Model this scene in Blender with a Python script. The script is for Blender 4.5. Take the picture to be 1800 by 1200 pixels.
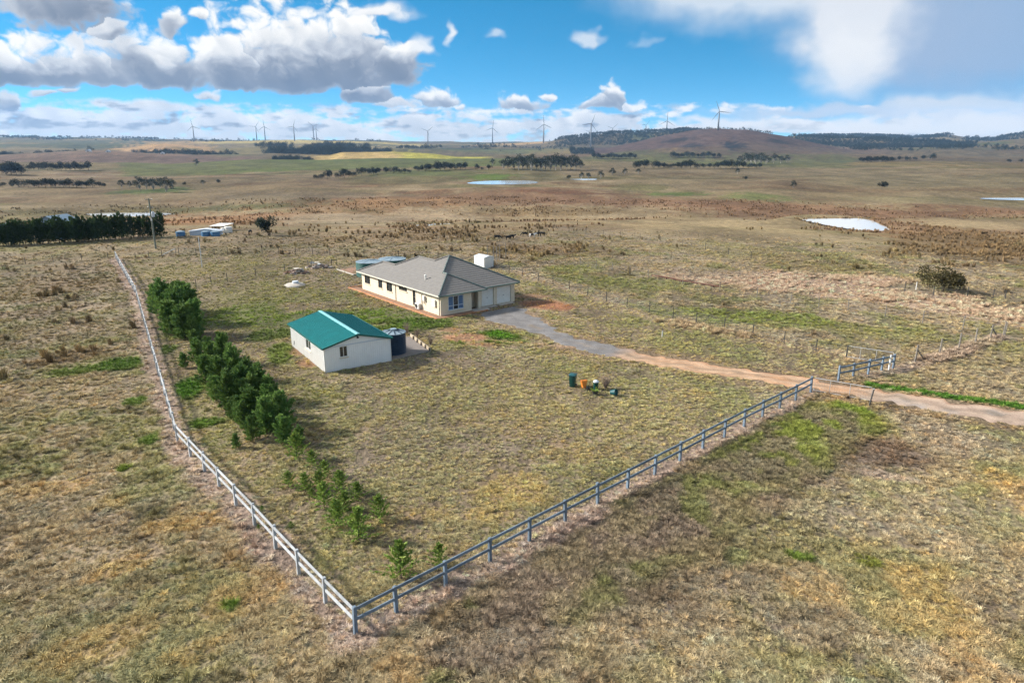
import bpy, bmesh, math, random
import numpy as np
from mathutils import Vector, Matrix
for o in list(bpy.data.objects):
    bpy.data.objects.remove(o)
SC = bpy.context.scene
COL = SC.collection
random.seed(7)
RNG = np.random.default_rng(11)
R = math.radians

# ------------------------------------------------------------------ camera
CAM_H, FOC, TILT = 19.0, 1200.0, math.atan(350 / 1200)      # metres, focal length for an 1800 wide frame
CT, ST = math.cos(TILT), math.sin(TILT)
cd = bpy.data.cameras.new('camera')
cam = bpy.data.objects.new('camera', cd)
COL.objects.link(cam)
cam.location = (0, 0, CAM_H)
cam.rotation_euler = (math.pi / 2 - TILT, 0, 0)
cd.sensor_width = 36
cd.lens = 24.0
cd.clip_start = 0.5
cd.clip_end = 30000
SC.camera = cam

# ------------------------------------------------------------------ light and exposure
SUN_AZ = R(278)          # compass style: 0 = +Y (ahead), 90 = +X (right)
SUN_EL = R(30)
SUN_DIR = Vector((math.sin(SUN_AZ) * math.cos(SUN_EL), math.cos(SUN_AZ) * math.cos(SUN_EL), math.sin(SUN_EL)))
sd = bpy.data.lights.new('sun', 'SUN')
sd.energy = 4.8
sd.angle = R(7)
sd.color = (1.0, 0.94, 0.85)
sun = bpy.data.objects.new('sun', sd)
COL.objects.link(sun)
sun.rotation_euler = (-SUN_DIR).to_track_quat('-Z', 'Y').to_euler()
sun.location = (-60, 20, 80)

SC.view_settings.view_transform = 'Standard'
SC.view_settings.look = 'None'
SC.view_settings.exposure = 1.03
SC.view_settings.gamma = 1.0
SC.view_settings.use_curve_mapping = False
SC.cycles.use_denoising = True
SC.cycles.denoiser = 'OPENIMAGEDENOISE'
SC.cycles.denoising_input_passes = 'RGB_ALBEDO_NORMAL'
SC.cycles.denoising_prefilter = 'NONE'          # keeps the grain of the grass
SC.cycles.max_bounces = 4
SC.cycles.diffuse_bounces = 2
SC.cycles.glossy_bounces = 2
SC.cycles.transmission_bounces = 2
SC.cycles.volume_bounces = 0
SC.cycles.transparent_max_bounces = 4
SC.cycles.use_light_tree = False
SC.cycles.use_adaptive_sampling = True
SC.cycles.adaptive_threshold = 0.015
SC.cycles.caustics_reflective = False
SC.cycles.caustics_refractive = False


# ------------------------------------------------------------------ node helper
class NT:
    def __init__(self, tree):
        self.t = tree
        self.n = tree.nodes
        self.l = tree.links

    def new(self, kind, **kw):
        nd = self.n.new(kind)
        for k, v in kw.items():
            setattr(nd, k, v)
        return nd

    def put(self, sock, v):
        if isinstance(v, bpy.types.NodeSocket):
            self.l.new(v, sock)
        elif v is not None:
            if hasattr(sock.default_value, '__len__') and not hasattr(v, '__len__'):
                v = [v] * len(sock.default_value)
            if hasattr(v, '__len__') and len(sock.default_value) == 4 and len(v) == 3:
                v = list(v) + [1.0]
            sock.default_value = v

    def m(self, op, a, b=None, c=None, clamp=False):
        nd = self.new('ShaderNodeMath', operation=op, use_clamp=clamp)
        for i, v in enumerate((a, b, c)):
            if v is not None:
                self.put(nd.inputs[i], v)
        return nd.outputs[0]

    def v(self, op, a, b=None, scale=None):
        nd = self.new('ShaderNodeVectorMath', operation=op)
        self.put(nd.inputs[0], a)
        if b is not None:
            self.put(nd.inputs[1], b)
        if scale is not None:
            self.put(nd.inputs['Scale'], scale)
        return nd.outputs['Value'] if op in ('LENGTH', 'DOT_PRODUCT') else nd.outputs[0]

    def xyz(self, vec):
        nd = self.new('ShaderNodeSeparateXYZ')
        self.put(nd.inputs[0], vec)
        return nd.outputs

    def comb(self, x, y, z):
        nd = self.new('ShaderNodeCombineXYZ')
        for i, v in enumerate((x, y, z)):
            self.put(nd.inputs[i], v)
        return nd.outputs[0]

    def noise(self, vec, scale, detail=4, rough=.55, dist=0.0, color=False):
        nd = self.new('ShaderNodeTexNoise')
        self.put(nd.inputs['Vector'], vec)
        self.put(nd.inputs['Scale'], scale)
        self.put(nd.inputs['Detail'], detail)
        self.put(nd.inputs['Roughness'], rough)
        self.put(nd.inputs['Distortion'], dist)
        return nd.outputs['Color'] if color else nd.outputs[0]

    def smooth(self, v, a, b, lo=0.0, hi=1.0):
        nd = self.new('ShaderNodeMapRange', interpolation_type='SMOOTHSTEP')
        for i, q in enumerate((v, a, b, lo, hi)):
            self.put(nd.inputs[i], q)
        return nd.outputs[0]

    def mix(self, f, a, b, blend='MIX'):
        nd = self.new('ShaderNodeMix', data_type='RGBA', blend_type=blend)
        self.put(nd.inputs[0], f)
        self.put(nd.inputs[6], a)
        self.put(nd.inputs[7], b)
        return nd.outputs[2]


def az_el(px, py):
    """bearing and elevation (degrees) of a sight line in the 1800x1200 frame"""
    u, v = (px - 900) / FOC, (py - 600) / FOC
    y, z = CT - v * ST, -(ST + v * CT)
    return math.degrees(math.atan2(u, y)), math.degrees(math.atan2(z, math.hypot(u, y)))


# ------------------------------------------------------------------ cloud field: computed here on a bearing/elevation grid
def perlin(x, y, seed):
    ix, iy = np.floor(x), np.floor(y)
    fx, fy = (x - ix).astype(np.float32), (y - iy).astype(np.float32)
    ix, iy = ix.astype(np.int64), iy.astype(np.int64)
    sx, sy = fx * fx * fx * (fx * (fx * 6 - 15) + 10), fy * fy * fy * (fy * (fy * 6 - 15) + 10)
    rg = np.random.default_rng(seed)
    ang = rg.random(4096).astype(np.float32) * 2 * np.pi
    gx, gy = np.cos(ang), np.sin(ang)

    def gr(i, j, a, b):
        k = (i * 73 + j * 1009 + (i * j) % 89) & 4095
        return gx[k] * a + gy[k] * b
    a = gr(ix, iy, fx, fy)
    b = gr(ix + 1, iy, fx - 1, fy)
    c = gr(ix, iy + 1, fx, fy - 1)
    d = gr(ix + 1, iy + 1, fx - 1, fy - 1)
    a = a + (b - a) * sx
    c = c + (d - c) * sx
    return a + (c - a) * sy


def pfbm(x, y, seed, n, billow=False, gain=.5):
    s, amp, tot = 0, 1.0, 0
    for i in range(n):
        p = perlin(x * 2.07 ** i + 5.3 * i, y * 2.07 ** i + 1.7 * i, seed + i)
        s = s + amp * (np.abs(p) * 2 - .5 if billow else p)
        tot += amp
        amp *= gain
    return s / tot


CLW, CLH = 1900, 280
CL_A, CL_E0, CL_E1 = 45.0, -1.0, 12.0      # the finely sampled part of the sky
CL_U, CL_V = .82, .78


def cloud_field():
    u = (np.arange(CLW) + .5) / CLW
    v = (np.arange(CLH) + .5) / CLH
    az1 = np.where(np.abs(u - .5) <= CL_U / 2, (u - .5) / (CL_U / 2) * CL_A,
                   np.sign(u - .5) * (CL_A + (np.abs(u - .5) - CL_U / 2) / (.5 - CL_U / 2) * (180 - CL_A)))
    el1 = np.where(v <= CL_V, CL_E0 + v / CL_V * (CL_E1 - CL_E0), CL_E1 + (v - CL_V) / (1 - CL_V) * (90 - CL_E1))
    A, E = np.meshgrid(az1, el1)
    A = A.astype(np.float32)
    E = E.astype(np.float32)
    ppd_a, ppd_e = CLW * CL_U / (2 * CL_A), CLH * CL_V / (CL_E1 - CL_E0)
    k = 1 / 24.5                                       # degrees per frame pixel near the horizon
    wx = pfbm(A / 2.6, E / 1.9, 201, 3)
    wy = pfbm(A / 2.6 + 40, E / 1.9, 205, 3)
    Aw, Ew = A + wx * 1.5, E + wy * .9
    heaps = [(40, 140, 140, 62, 12), (150, 142, 130, 80, 14), (265, 140, 120, 100, 16), (420, 148, 130, 112, 14), (505, 150, 170, 170, 16),
             (600, 145, 140, 170, 18), (690, 118, 75, 50, 44), (725, 92, 26, 26, 22), (650, 172, 60, 40, 12), (690, 182, 60, 20, 8), (768, 182, 54, 36, 10), (816, 188, 16, 9, 6),
             (110, 8, 130, 60, 42), (200, 55, 30, 22, 22), (298, 45, 28, 32, 22), (345, 30, 24, 16, 10), (665, 22, 60, 14, 10),
             (915, 188, 62, 32, 8), (965, 172, 14, 8, 6), (1062, 186, 50, 34, 8), (1074, 176, 44, 40, 20), (1110, 188, 40, 18, 8),
             (10, 190, 26, 36, 12), (80, 165, 26, 8, 6), (120, 158, 20, 6, 6), (-230, 130, 190, 120, 16), (2080, 170, 150, 80, 16), (365, 168, 24, 10, 6)]
    S = np.full(A.shape, -2.0, np.float32)
    Hh = np.full(A.shape, .6, np.float32)
    for px, py, hw, up, dn in heaps:
        a, e = az_el(px, py)
        q = Ew - e
        ln = np.hypot((Aw - a) / (hw * k), np.where(q > 0, q / (up * k), -q / (dn * k)))
        win = (1 - ln) > S
        S = np.where(win, 1 - ln, S)
        rel = np.clip(q / (up * k), -1, 1) if up * k > 1.2 else np.full_like(q, .45) + np.clip(q / (up * k), -1, 1) * .4
        Hh = np.where(win, rel, Hh)
    # bank of small cumulus along the horizon, thinner on the right
    bn = pfbm(A / 4.2, E / 1.05, 231, 4) * 1.9 + pfbm(A / 1.5, E / .55, 233, 3, True) * .5
    env = 1 - np.abs((E - 1.0) / 1.75)
    bank = bn + env * .75 + .3 - np.clip((A - 9) / 6, 0, 1) * .32 - np.clip((A + 28) / -8, 0, 1) * -.1
    bank = np.where(env > -.6, bank, -2)
    bk = np.minimum(bank, env * 2.4 + .25)
    bwin = bk > S
    bsh = pfbm(A / 3.0 + 9, E / .8 + 3, 236, 4) * 1.5
    Hh = np.where(bwin, np.clip(.70 + bsh * 1.3, .2, 1), Hh)
    S = np.maximum(S, bk)
    # open cumulus above and around the frame
    zz = np.maximum(np.sin(np.radians(E)), .08)
    ox, oy = np.sin(np.radians(A)) * np.cos(np.radians(E)) / zz, np.cos(np.radians(A)) * np.cos(np.radians(E)) / zz
    over = pfbm(ox * .9, oy * .9, 241, 4) * 2.6 + .22
    side = np.clip((np.abs(A) - 44) / 10, 0, 1)
    over = over - (1 - np.maximum(np.clip((E - 11) / 3, 0, 1), side * np.clip((E - 2.5) / 2, 0, 1))) * 3
    Hh = np.where(over > S, .55, Hh)
    S = np.maximum(S, over)
    nb = pfbm(Aw / 2.3, Ew / 1.9, 251, 6, True, .54)
    nb1 = pfbm(Aw / 2.3, Ew / 1.9, 251, 2, True, .54)
    nf = pfbm(Aw / 1.3, Ew / 1.0, 257, 5)
    D = np.clip(S * 1.25, -1.5, 1.2) + nb * .85 + nf * .5 + .06
    # erode the under sides flat, keep the crowns lumpy
    wide = np.where(bwin, .75, .42) + np.clip(pfbm(A / 5, E / 4, 263, 2), 0, 1) * .5
    alpha = np.clip((D + .02) / wide, 0, 1)
    alpha = alpha * alpha * (3 - 2 * alpha)
    # light march towards the sun (up and to the left) through the broad shape
    Dm = np.clip(np.clip(S, -1.5, .9) + nb1 * .9, 0, 1.0)
    tau = np.zeros_like(D)
    for i in range(1, 11):
        st = i * .2
        sy, sx = int(round(st * ppd_e)), int(round(-st * .6 * ppd_a))
        Q = np.roll(Dm, (-sy, -sx), (0, 1))
        Q[-sy:, :] = 0
        tau += Q * .2
    lit = np.exp(-1.5 * tau)
    rise = np.clip((Hh + nf * .45 + nb * .25 - .06) / .52, 0, 1)
    rise = rise * rise * (3 - 2 * rise)
    lit = .32 * lit + .68 * rise * (.55 + .45 * lit) + .12 * nb * rise
    edge = 1 - np.clip(D / .7, 0, 1)
    lit = np.clip(lit * 1.12 + edge * .22, 0, 1)[..., None]
    sh, md, hi = np.array((.145, .19, .275)), np.array((.62, .655, .71)), np.array((1.05, 1.03, .99))
    rgb = np.where(lit < .5, sh + (md - sh) * lit * 2, md + (hi - md) * (lit * 2 - 1))
    # low cloud far away pales into the air
    pale = np.clip((1.8 - E) / 5.0, 0, .3)[..., None]
    rgb = rgb * (1 - pale) + np.array((.86, .90, .94)) * pale

    # veil of rain on the right: soft, streaked
    stk = pfbm(A / 1.6 + E * .10, E / 9, 271, 4) * .8
    stk2 = pfbm(A / 6, E / 5, 275, 4)

    def soft(px, py, hw, up, dn, kk, col, p=1.0):
        nonlocal rgb, alpha
        a, e = az_el(px, py)
        q = E + wy * 1.2 - e
        ln = np.hypot((A + wx * 2.0 - a) / (hw * k), np.where(q > 0, q / (up * k), -q / (dn * k)))
        m = np.clip(1 - ln, 0, 1)
        m = m * m * (3 - 2 * m)
        m = np.clip(m * 1.45 * (1 + stk * .35 + stk2 * .9), 0, 1) ** p * kk
        over_a = m + alpha * (1 - m)
        rgb = np.where(over_a[..., None] > 1e-4, (np.array(col) * m[..., None] + rgb * (alpha * (1 - m))[..., None]) / np.maximum(over_a, 1e-4)[..., None], rgb)
        alpha = over_a

    soft(793, 60, 15, 34, 26, .9, (.93, .94, .95))
    soft(742, 84, 30, 30, 26, .9, (.9, .92, .94))
    soft(868, 63, 28, 13, 12, .55, (.9, .92, .94))
    soft(1032, 68, 38, 15, 13, .75, (.82, .86, .91))
    soft(1136, 75, 26, 12, 10, .3, (.82, .86, .91))
    soft(665, 22, 80, 22, 14, .8, (.95, .95, .95))
    soft(1760, 20, 420, 300, 200, .95, (.33, .47, .68))
    soft(1620, 40, 170, 160, 150, .75, (.36, .48, .67))
    soft(1310, -30, 330, 140, 100, .9, (.72, .79, .87))
    soft(1500, 40, 130, 260, 150, .95, (.80, .83, .88))
    soft(1490, 110, 100, 90, 80, .7, (.92, .93, .94))
    soft(1420, 199, 230, 16, 14, .95, (.60, .70, .82))
    soft(1560, 190, 260, 14, 12, .8, (.60, .69, .81))
    soft(1720, 190, 200, 34, 30, .8, (.78, .83, .89))
    soft(1640, 222, 300, 22, 18, .95, (.95, .94, .92), .7)
    soft(1300, 216, 160, 14, 14, .9, (.95, .94, .92), .7)
    soft(1800, 225, 120, 30, 26, .8, (.95, .94, .92))
    return np.concatenate([rgb, alpha[..., None]], -1).astype(np.float32)


CLOUD_GAIN = 11.5


# ------------------------------------------------------------------ sky: Nishita air with cumulus, a horizon bank and a rain veil
def build_world():
    w = bpy.data.worlds.new('World')
    SC.world = w
    w.use_nodes = True
    t = NT(w.node_tree)
    t.n.clear()
    geo = t.new('ShaderNodeTexCoord')
    d = geo.outputs['Generated']
    dx, dy, dz = t.xyz(d)
    zc = t.m('MAXIMUM', dz, 0.0)
    # clear air; the deep blue of the photograph starts low over the horizon
    lift = t.comb(dx, dy, t.m('ADD', t.m('MULTIPLY', zc, 2.6), 0.10))
    sky = t.new('ShaderNodeTexSky', sky_type='NISHITA')
    sky.sun_disc = False
    sky.sun_elevation = SUN_EL
    sky.sun_rotation = SUN_AZ
    sky.altitude = 900
    sky.air_density = 1.0
    sky.dust_density = 0.15
    sky.ozone_density = 3.0
    t.put(sky.inputs[0], t.v('NORMALIZE', lift))
    hs = t.new('ShaderNodeHueSaturation')
    t.put(hs.inputs['Hue'], 0.479)
    t.put(hs.inputs['Saturation'], 1.36)
    t.put(hs.inputs['Value'], 2.3)
    t.put(hs.inputs['Color'], sky.outputs[0])
    air = hs.outputs[0]

    az = t.m('MULTIPLY', t.m('ARCTAN2', dx, dy), 57.29578)
    el = t.m('MULTIPLY', t.m('ARCSINE', dz), 57.29578)
    # the cloud field lies on a grid of bearing and elevation, finest low in the sky ahead
    field = cloud_field()
    img = bpy.data.images.new('cloud_field', CLW, CLH, alpha=True, float_buffer=True)
    img.colorspace_settings.name = 'Non-Color'
    img.alpha_mode = 'CHANNEL_PACKED'
    img.pixels.foreach_set(field.ravel())
    img.update()
    img.pack()
    ac = t.m('MINIMUM', t.m('MAXIMUM', az, -CL_A), CL_A)
    uu = t.m('ADD', .5, t.m('ADD', t.m('MULTIPLY', ac, CL_U / 2 / CL_A), t.m('MULTIPLY', t.m('SUBTRACT', az, ac), (.5 - CL_U / 2) / (180 - CL_A))))
    ec = t.m('MINIMUM', t.m('MAXIMUM', el, CL_E0), CL_E1)
    vv = t.m('ADD', t.m('MULTIPLY', t.m('SUBTRACT', ec, CL_E0), CL_V / (CL_E1 - CL_E0)), t.m('MULTIPLY', t.m('MAXIMUM', t.m('SUBTRACT', el, CL_E1), 0.0), (1 - CL_V) / (90 - CL_E1)))
    tex = t.new('ShaderNodeTexImage', interpolation='Linear', extension='EXTEND')
    tex.image = img
    t.put(tex.inputs[0], t.comb(uu, vv, 0))
    cl = t.v('SCALE', tex.outputs[0], scale=CLOUD_GAIN)
    col = t.mix(tex.outputs[1], air, cl)
    # pale air close to the horizon
    col = t.mix(t.smooth(el, 1.6, -0.8, 0.0, 0.25), col, t.v('SCALE', (.74, .86, .96), scale=CLOUD_GAIN))
    bg = t.new('ShaderNodeBackground')
    t.put(bg.inputs['Color'], col)
    t.put(bg.inputs['Strength'], 0.044)
    out = t.new('ShaderNodeOutputWorld')
    t.l.new(bg.outputs[0], out.inputs[0])
    w.cycles.sampling_method = 'MANUAL'
    w.cycles.sample_map_resolution = 512


build_world()


# ------------------------------------------------------------------ numpy noise
_TAB = np.random.default_rng(2024).random(1 << 16).astype(np.float32)


def vnoise(x, y, seed=0):
    """value noise from a 256 x 256 table, shifted by the seed"""
    x = np.asarray(x, float)
    y = np.asarray(y, float)
    ix, iy = np.floor(x), np.floor(y)
    fx, fy = (x - ix).astype(np.float32), (y - iy).astype(np.float32)
    ix = (ix.astype(np.int32) + seed * 37) & 255
    iy = (iy.astype(np.int32) + seed * 101) & 255
    fx, fy = fx * fx * (3 - 2 * fx), fy * fy * (3 - 2 * fy)
    r0, r1 = iy << 8, ((iy + 1) & 255) << 8
    i1 = (ix + 1) & 255
    a, b = _TAB[r0 + ix], _TAB[r0 + i1]
    c_, d_ = _TAB[r1 + ix], _TAB[r1 + i1]
    a = a + (b - a) * fx
    return a + (c_ + (d_ - c_) * fx - a) * fy


def fbm(x, y, seed=0, octv=4, gain=.5):
    s = 0.0
    amp, tot = 1.0, 0.0
    for i in range(octv):
        s = s + amp * vnoise(x * 2.03 ** i + 17.3 * i, y * 2.03 ** i - 9.1 * i, seed + i)
        tot += amp
        amp *= gain
    return s / tot


def sstep(v, a, b):
    t = np.clip((np.asarray(v, float) - a) / (b - a), 0, 1)
    return t * t * (3 - 2 * t)


# ------------------------------------------------------------------ the lie of the land
# ridges: range, depth towards us, depth behind, crest line as (bearing column, crest row) of the 1800x1200 frame
RIDGES = [
    (5200, 900, 900, [(-900, 244), (0, 242.5), (150, 243.5), (300, 246), (420, 247), (560, 246.5), (700, 249), (850, 250.5),
                      (1000, 249), (1200, 246), (1385, 241), (1450, 239), (1545, 239.5), (1600, 243), (1665, 239), (1700, 244),
                      (1740, 245), (1800, 236), (1900, 233), (2700, 240)]),
    (3900, 450, 500, [(-900, 260), (-100, 250), (60, 246.5), (200, 249), (300, 249), (420, 248), (560, 247.5), (660, 250), (780, 262), (830, 256),
                      (880, 252), (960, 250), (1000, 255), (1400, 290), (2700, 290)]),
    (3500, 420, 500, [(-900, 330), (900, 300), (945, 258), (985, 243), (1040, 236.5), (1130, 233), (1215, 229.5), (1290, 232), (1380, 241),
                      (1440, 243), (1560, 247), (1680, 252), (1800, 246), (1900, 250), (2700, 270)]),
    (2650, 650, 500, [(-900, 330), (980, 300), (1040, 270), (1090, 256), (1150, 242), (1215, 231.5), (1260, 228), (1310, 228), (1345, 234),
                      (1400, 246), (1470, 258), (1545, 269), (1640, 282), (1800, 300), (2700, 300)]),
    (2500, 380, 420, [(-900, 262), (0, 262), (120, 262), (220, 259), (290, 253), (345, 256), (400, 260), (470, 257), (560, 258), (700, 268), (800, 300), (2700, 300)]),
    (1750, 260, 300, [(-900, 268), (-60, 272), (40, 268), (150, 264), (230, 266), (330, 272), (430, 285), (540, 285), (600, 269), (690, 266.5), (760, 272),
                      (860, 285), (1560, 290), (1680, 276), (1800, 272), (2000, 276), (2700, 280)]),
    (1250, 200, 260, [(-900, 300), (100, 300), (220, 290), (330, 284), (430, 279), (560, 280.5), (700, 279), (820, 283), (930, 281),
                      (1020, 283), (1120, 290), (1300, 300), (2700, 300)]),
]


def _crest(Rg, row):
    v = (row - 600) / FOC
    return CAM_H - Rg * (ST + v * CT) / (CT - v * ST)


RIDGES = [(Rg, wf, wb, [p for p, _ in L], [_crest(Rg, q) for _, q in L]) for Rg, wf, wb, L in RIDGES]
PADS = [(-10, 84, 17), (-15, 61, 9), (-3, 106, 5), (-20, 103, 8)]
PONDS = []       # (x, y, level, along, across, bearing)


def bear(x, y):
    return np.where(y > 1, 900 + 1250 * x / np.maximum(y, 1), np.where(x > 0, 2700, -900)).clip(-900, 2700)


def hz(x, y):
    x = np.asarray(x, float)
    y = np.asarray(y, float)
    r = np.hypot(x, y)
    p = bear(x, y)
    edge = np.interp(p, [-900, 200, 380, 560, 700, 900, 1300, 1800, 2700], [170, 158, 140, 118, 114, 114, 108, 100, 100])
    z = -14.0 * sstep(r, edge, edge + 230) + 15.0 * sstep(r, 1100, 3600)
    # hollows behind the successive rises
    z = z - 11 * sstep(r, 1290, 1430) * (1 - sstep(r, 1520, 1700)) - 16 * sstep(r, 1850, 2050) * (1 - sstep(r, 2150, 2400)) - 18 * sstep(r, 2850, 3050) * (1 - sstep(r, 3150, 3400))
    wob = np.ones_like(r)
    for a, b, c_ in PADS:
        wob = np.minimum(wob, sstep(np.hypot(x - a, y - b), c_ * .75, c_ * 1.5))
    z = z + wob * ((fbm(x / 9, y / 9, 3, 2) - .5) * .22 + (fbm(x / 34, y / 34, 5, 2) - .5) * .5)
    z = z + (fbm(x / 85, y / 85, 8, 3) - .5) * 6.5 * sstep(r, 135, 300)
    z = z + (fbm(x / 380, y / 380, 9, 3) - .5) * 17.0 * sstep(r, 420, 1100)
    for Rg, wf, wb, ps, zs in RIDGES:
        zt = np.interp(p, ps, zs) + (fbm(x / 160, y / 160, 21 + int(Rg), 3) - .5) * Rg * (.0065 if Rg in (2650, 1750) else .0035)
        dr = r - Rg
        g = np.exp(-(dr / np.where(dr < 0, wf, wb)) ** 2)
        z = np.maximum(z, z + (zt - z) * g)
    for a, b, lv, ra, rb, th in PONDS:
        ca, sa = math.cos(th), math.sin(th)
        u, v = (x - a) * ca + (y - b) * sa, -(x - a) * sa + (y - b) * ca
        q = np.hypot(u / ra, v / rb)
        bank = (fbm(x / 6, y / 6, 77, 2) - .5) * .5
        z = np.where(q < 2.2, (lv - .7 + bank * 0 + 1.6 * np.clip(q - .62, 0, 2)) * (1 - sstep(q, 1.15, 2.2)) + z * sstep(q, 1.15, 2.2), z)
    return z


_T = np.geomspace(14, 9000, 420)


def hit(px, py):
    """the point of the land on the sight line through a frame pixel"""
    u, v = (px - 900) / FOC, (py - 600) / FOC
    dx, dy, dz = u, CT - v * ST, -(ST + v * CT)
    T = _T
    for _ in range(2):
        f = CAM_H + dz * T - hz(dx * T, dy * T)
        i = np.argmax(f < 0)
        if f[i] >= 0:
            i = len(T) - 1
        i = max(i, 1)
        a, b, ta, tb = f[i - 1], f[i], T[i - 1], T[i]
        T = np.linspace(ta, tb, 24)
    t = ta + (tb - ta) * (a / (a - b) if a != b else 0)
    X, Y = dx * t, dy * t
    return X, Y, float(hz(X, Y))


def plane_pt(px, py, z=0.0):
    u, v = (px - 900) / FOC, (py - 600) / FOC
    k = (CAM_H - z) / (ST + v * CT)
    return u * k, (CT - v * ST) * k, z


def depth(x, y, z):
    return y * CT + (CAM_H - z) * ST


def px_m(n, x, y, z):
    """size in metres of n frame pixels at a point"""
    return n * depth(x, y, z) / FOC


# farm dams: outline of the water in the frame
DAMS = [('right', [(1408, 386), (1440, 384.5), (1490, 384), (1528, 384.5), (1540, 391), (1568, 405), (1530, 405.5), (1490, 402), (1450, 395), (1420, 389)]),
        ('centre', [(822, 322), (840, 319), (880, 317.5), (925, 317.5), (944, 319.5), (940, 322.5), (900, 324), (850, 324)]),
        ('left', [(150, 377), (165, 375), (220, 374), (290, 374.5), (306, 376), (270, 379), (220, 380.5), (170, 379.5)]),
        ('far_right', [(1722, 349), (1745, 347.6), (1800, 347.5), (1860, 348), (1900, 351), (1850, 353), (1790, 352), (1745, 350.5)]),
        ('creek', [(702, 399), (730, 396), (760, 394), (790, 392.5), (792, 394), (765, 396.5), (735, 399.5), (706, 401)]),
        ('small', [(1003, 315), (1020, 314), (1040, 314), (1050, 315), (1040, 316.5), (1015, 316.5)])]
WATER = []
for nm, ol in DAMS:
    cx, cy = sum(p[0] for p in ol) / len(ol), sum(p[1] for p in ol) / len(ol)
    X, Y, Z = hit(cx, cy)
    Z -= .25
    pts = [plane_pt(a, b, Z) for a, b in ol]
    P = np.array([p[:2] for p in pts])
    c0 = P.mean(0)
    ev, evec = np.linalg.eigh(np.cov((P - c0).T))
    th = math.atan2(evec[1, 1], evec[0, 1])
    L = (P - c0) @ evec
    rb, ra = np.abs(L[:, 0]).max(), np.abs(L[:, 1]).max()
    WATER.append((nm, Z, P))
    PONDS.append((c0[0], c0[1], Z, ra * 1.02, max(rb * 1.02, 2.0), th))


# ------------------------------------------------------------------ colours of the land as patches on the ground, some light and shade included
def mixc(c, col, k):
    k = np.clip(k, 0, 1)[:, None]
    return c * (1 - k) + np.array(col)[None, :] * k


STRAW = (.285, .225, .135)
TAN = (.235, .195, .115)
OLIVE = (.135, .148, .05)
GREY = (.215, .19, .14)
GREEN = (.07, .125, .022)
LIME = (.155, .185, .045)
PINK = (.32, .25, .205)
ORANGE = (.36, .225, .085)
RUST = (.155, .098, .060)
RUSH = (.135, .095, .05)
DARK = (.085, .062, .042)
DIRT = (.36, .195, .105)
REDDIRT = (.33, .135, .06)
GRAVEL = (.17, .162, .16)


def ell(px, py, rx, ry):
    """a patch of ground: centre, half length across and along the line of sight, bearing"""
    X, Y, Z = hit(px, py)
    x1, y1, _ = hit(px, py - ry)
    x2, y2, _ = hit(px, py + ry)
    al = max(math.hypot(x1 - x2, y1 - y2) / 2, .4)
    return ((x1 + x2) / 2, (y1 + y2) / 2, px_m(rx, X, Y, Z), al, math.atan2(X, Y))


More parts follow.
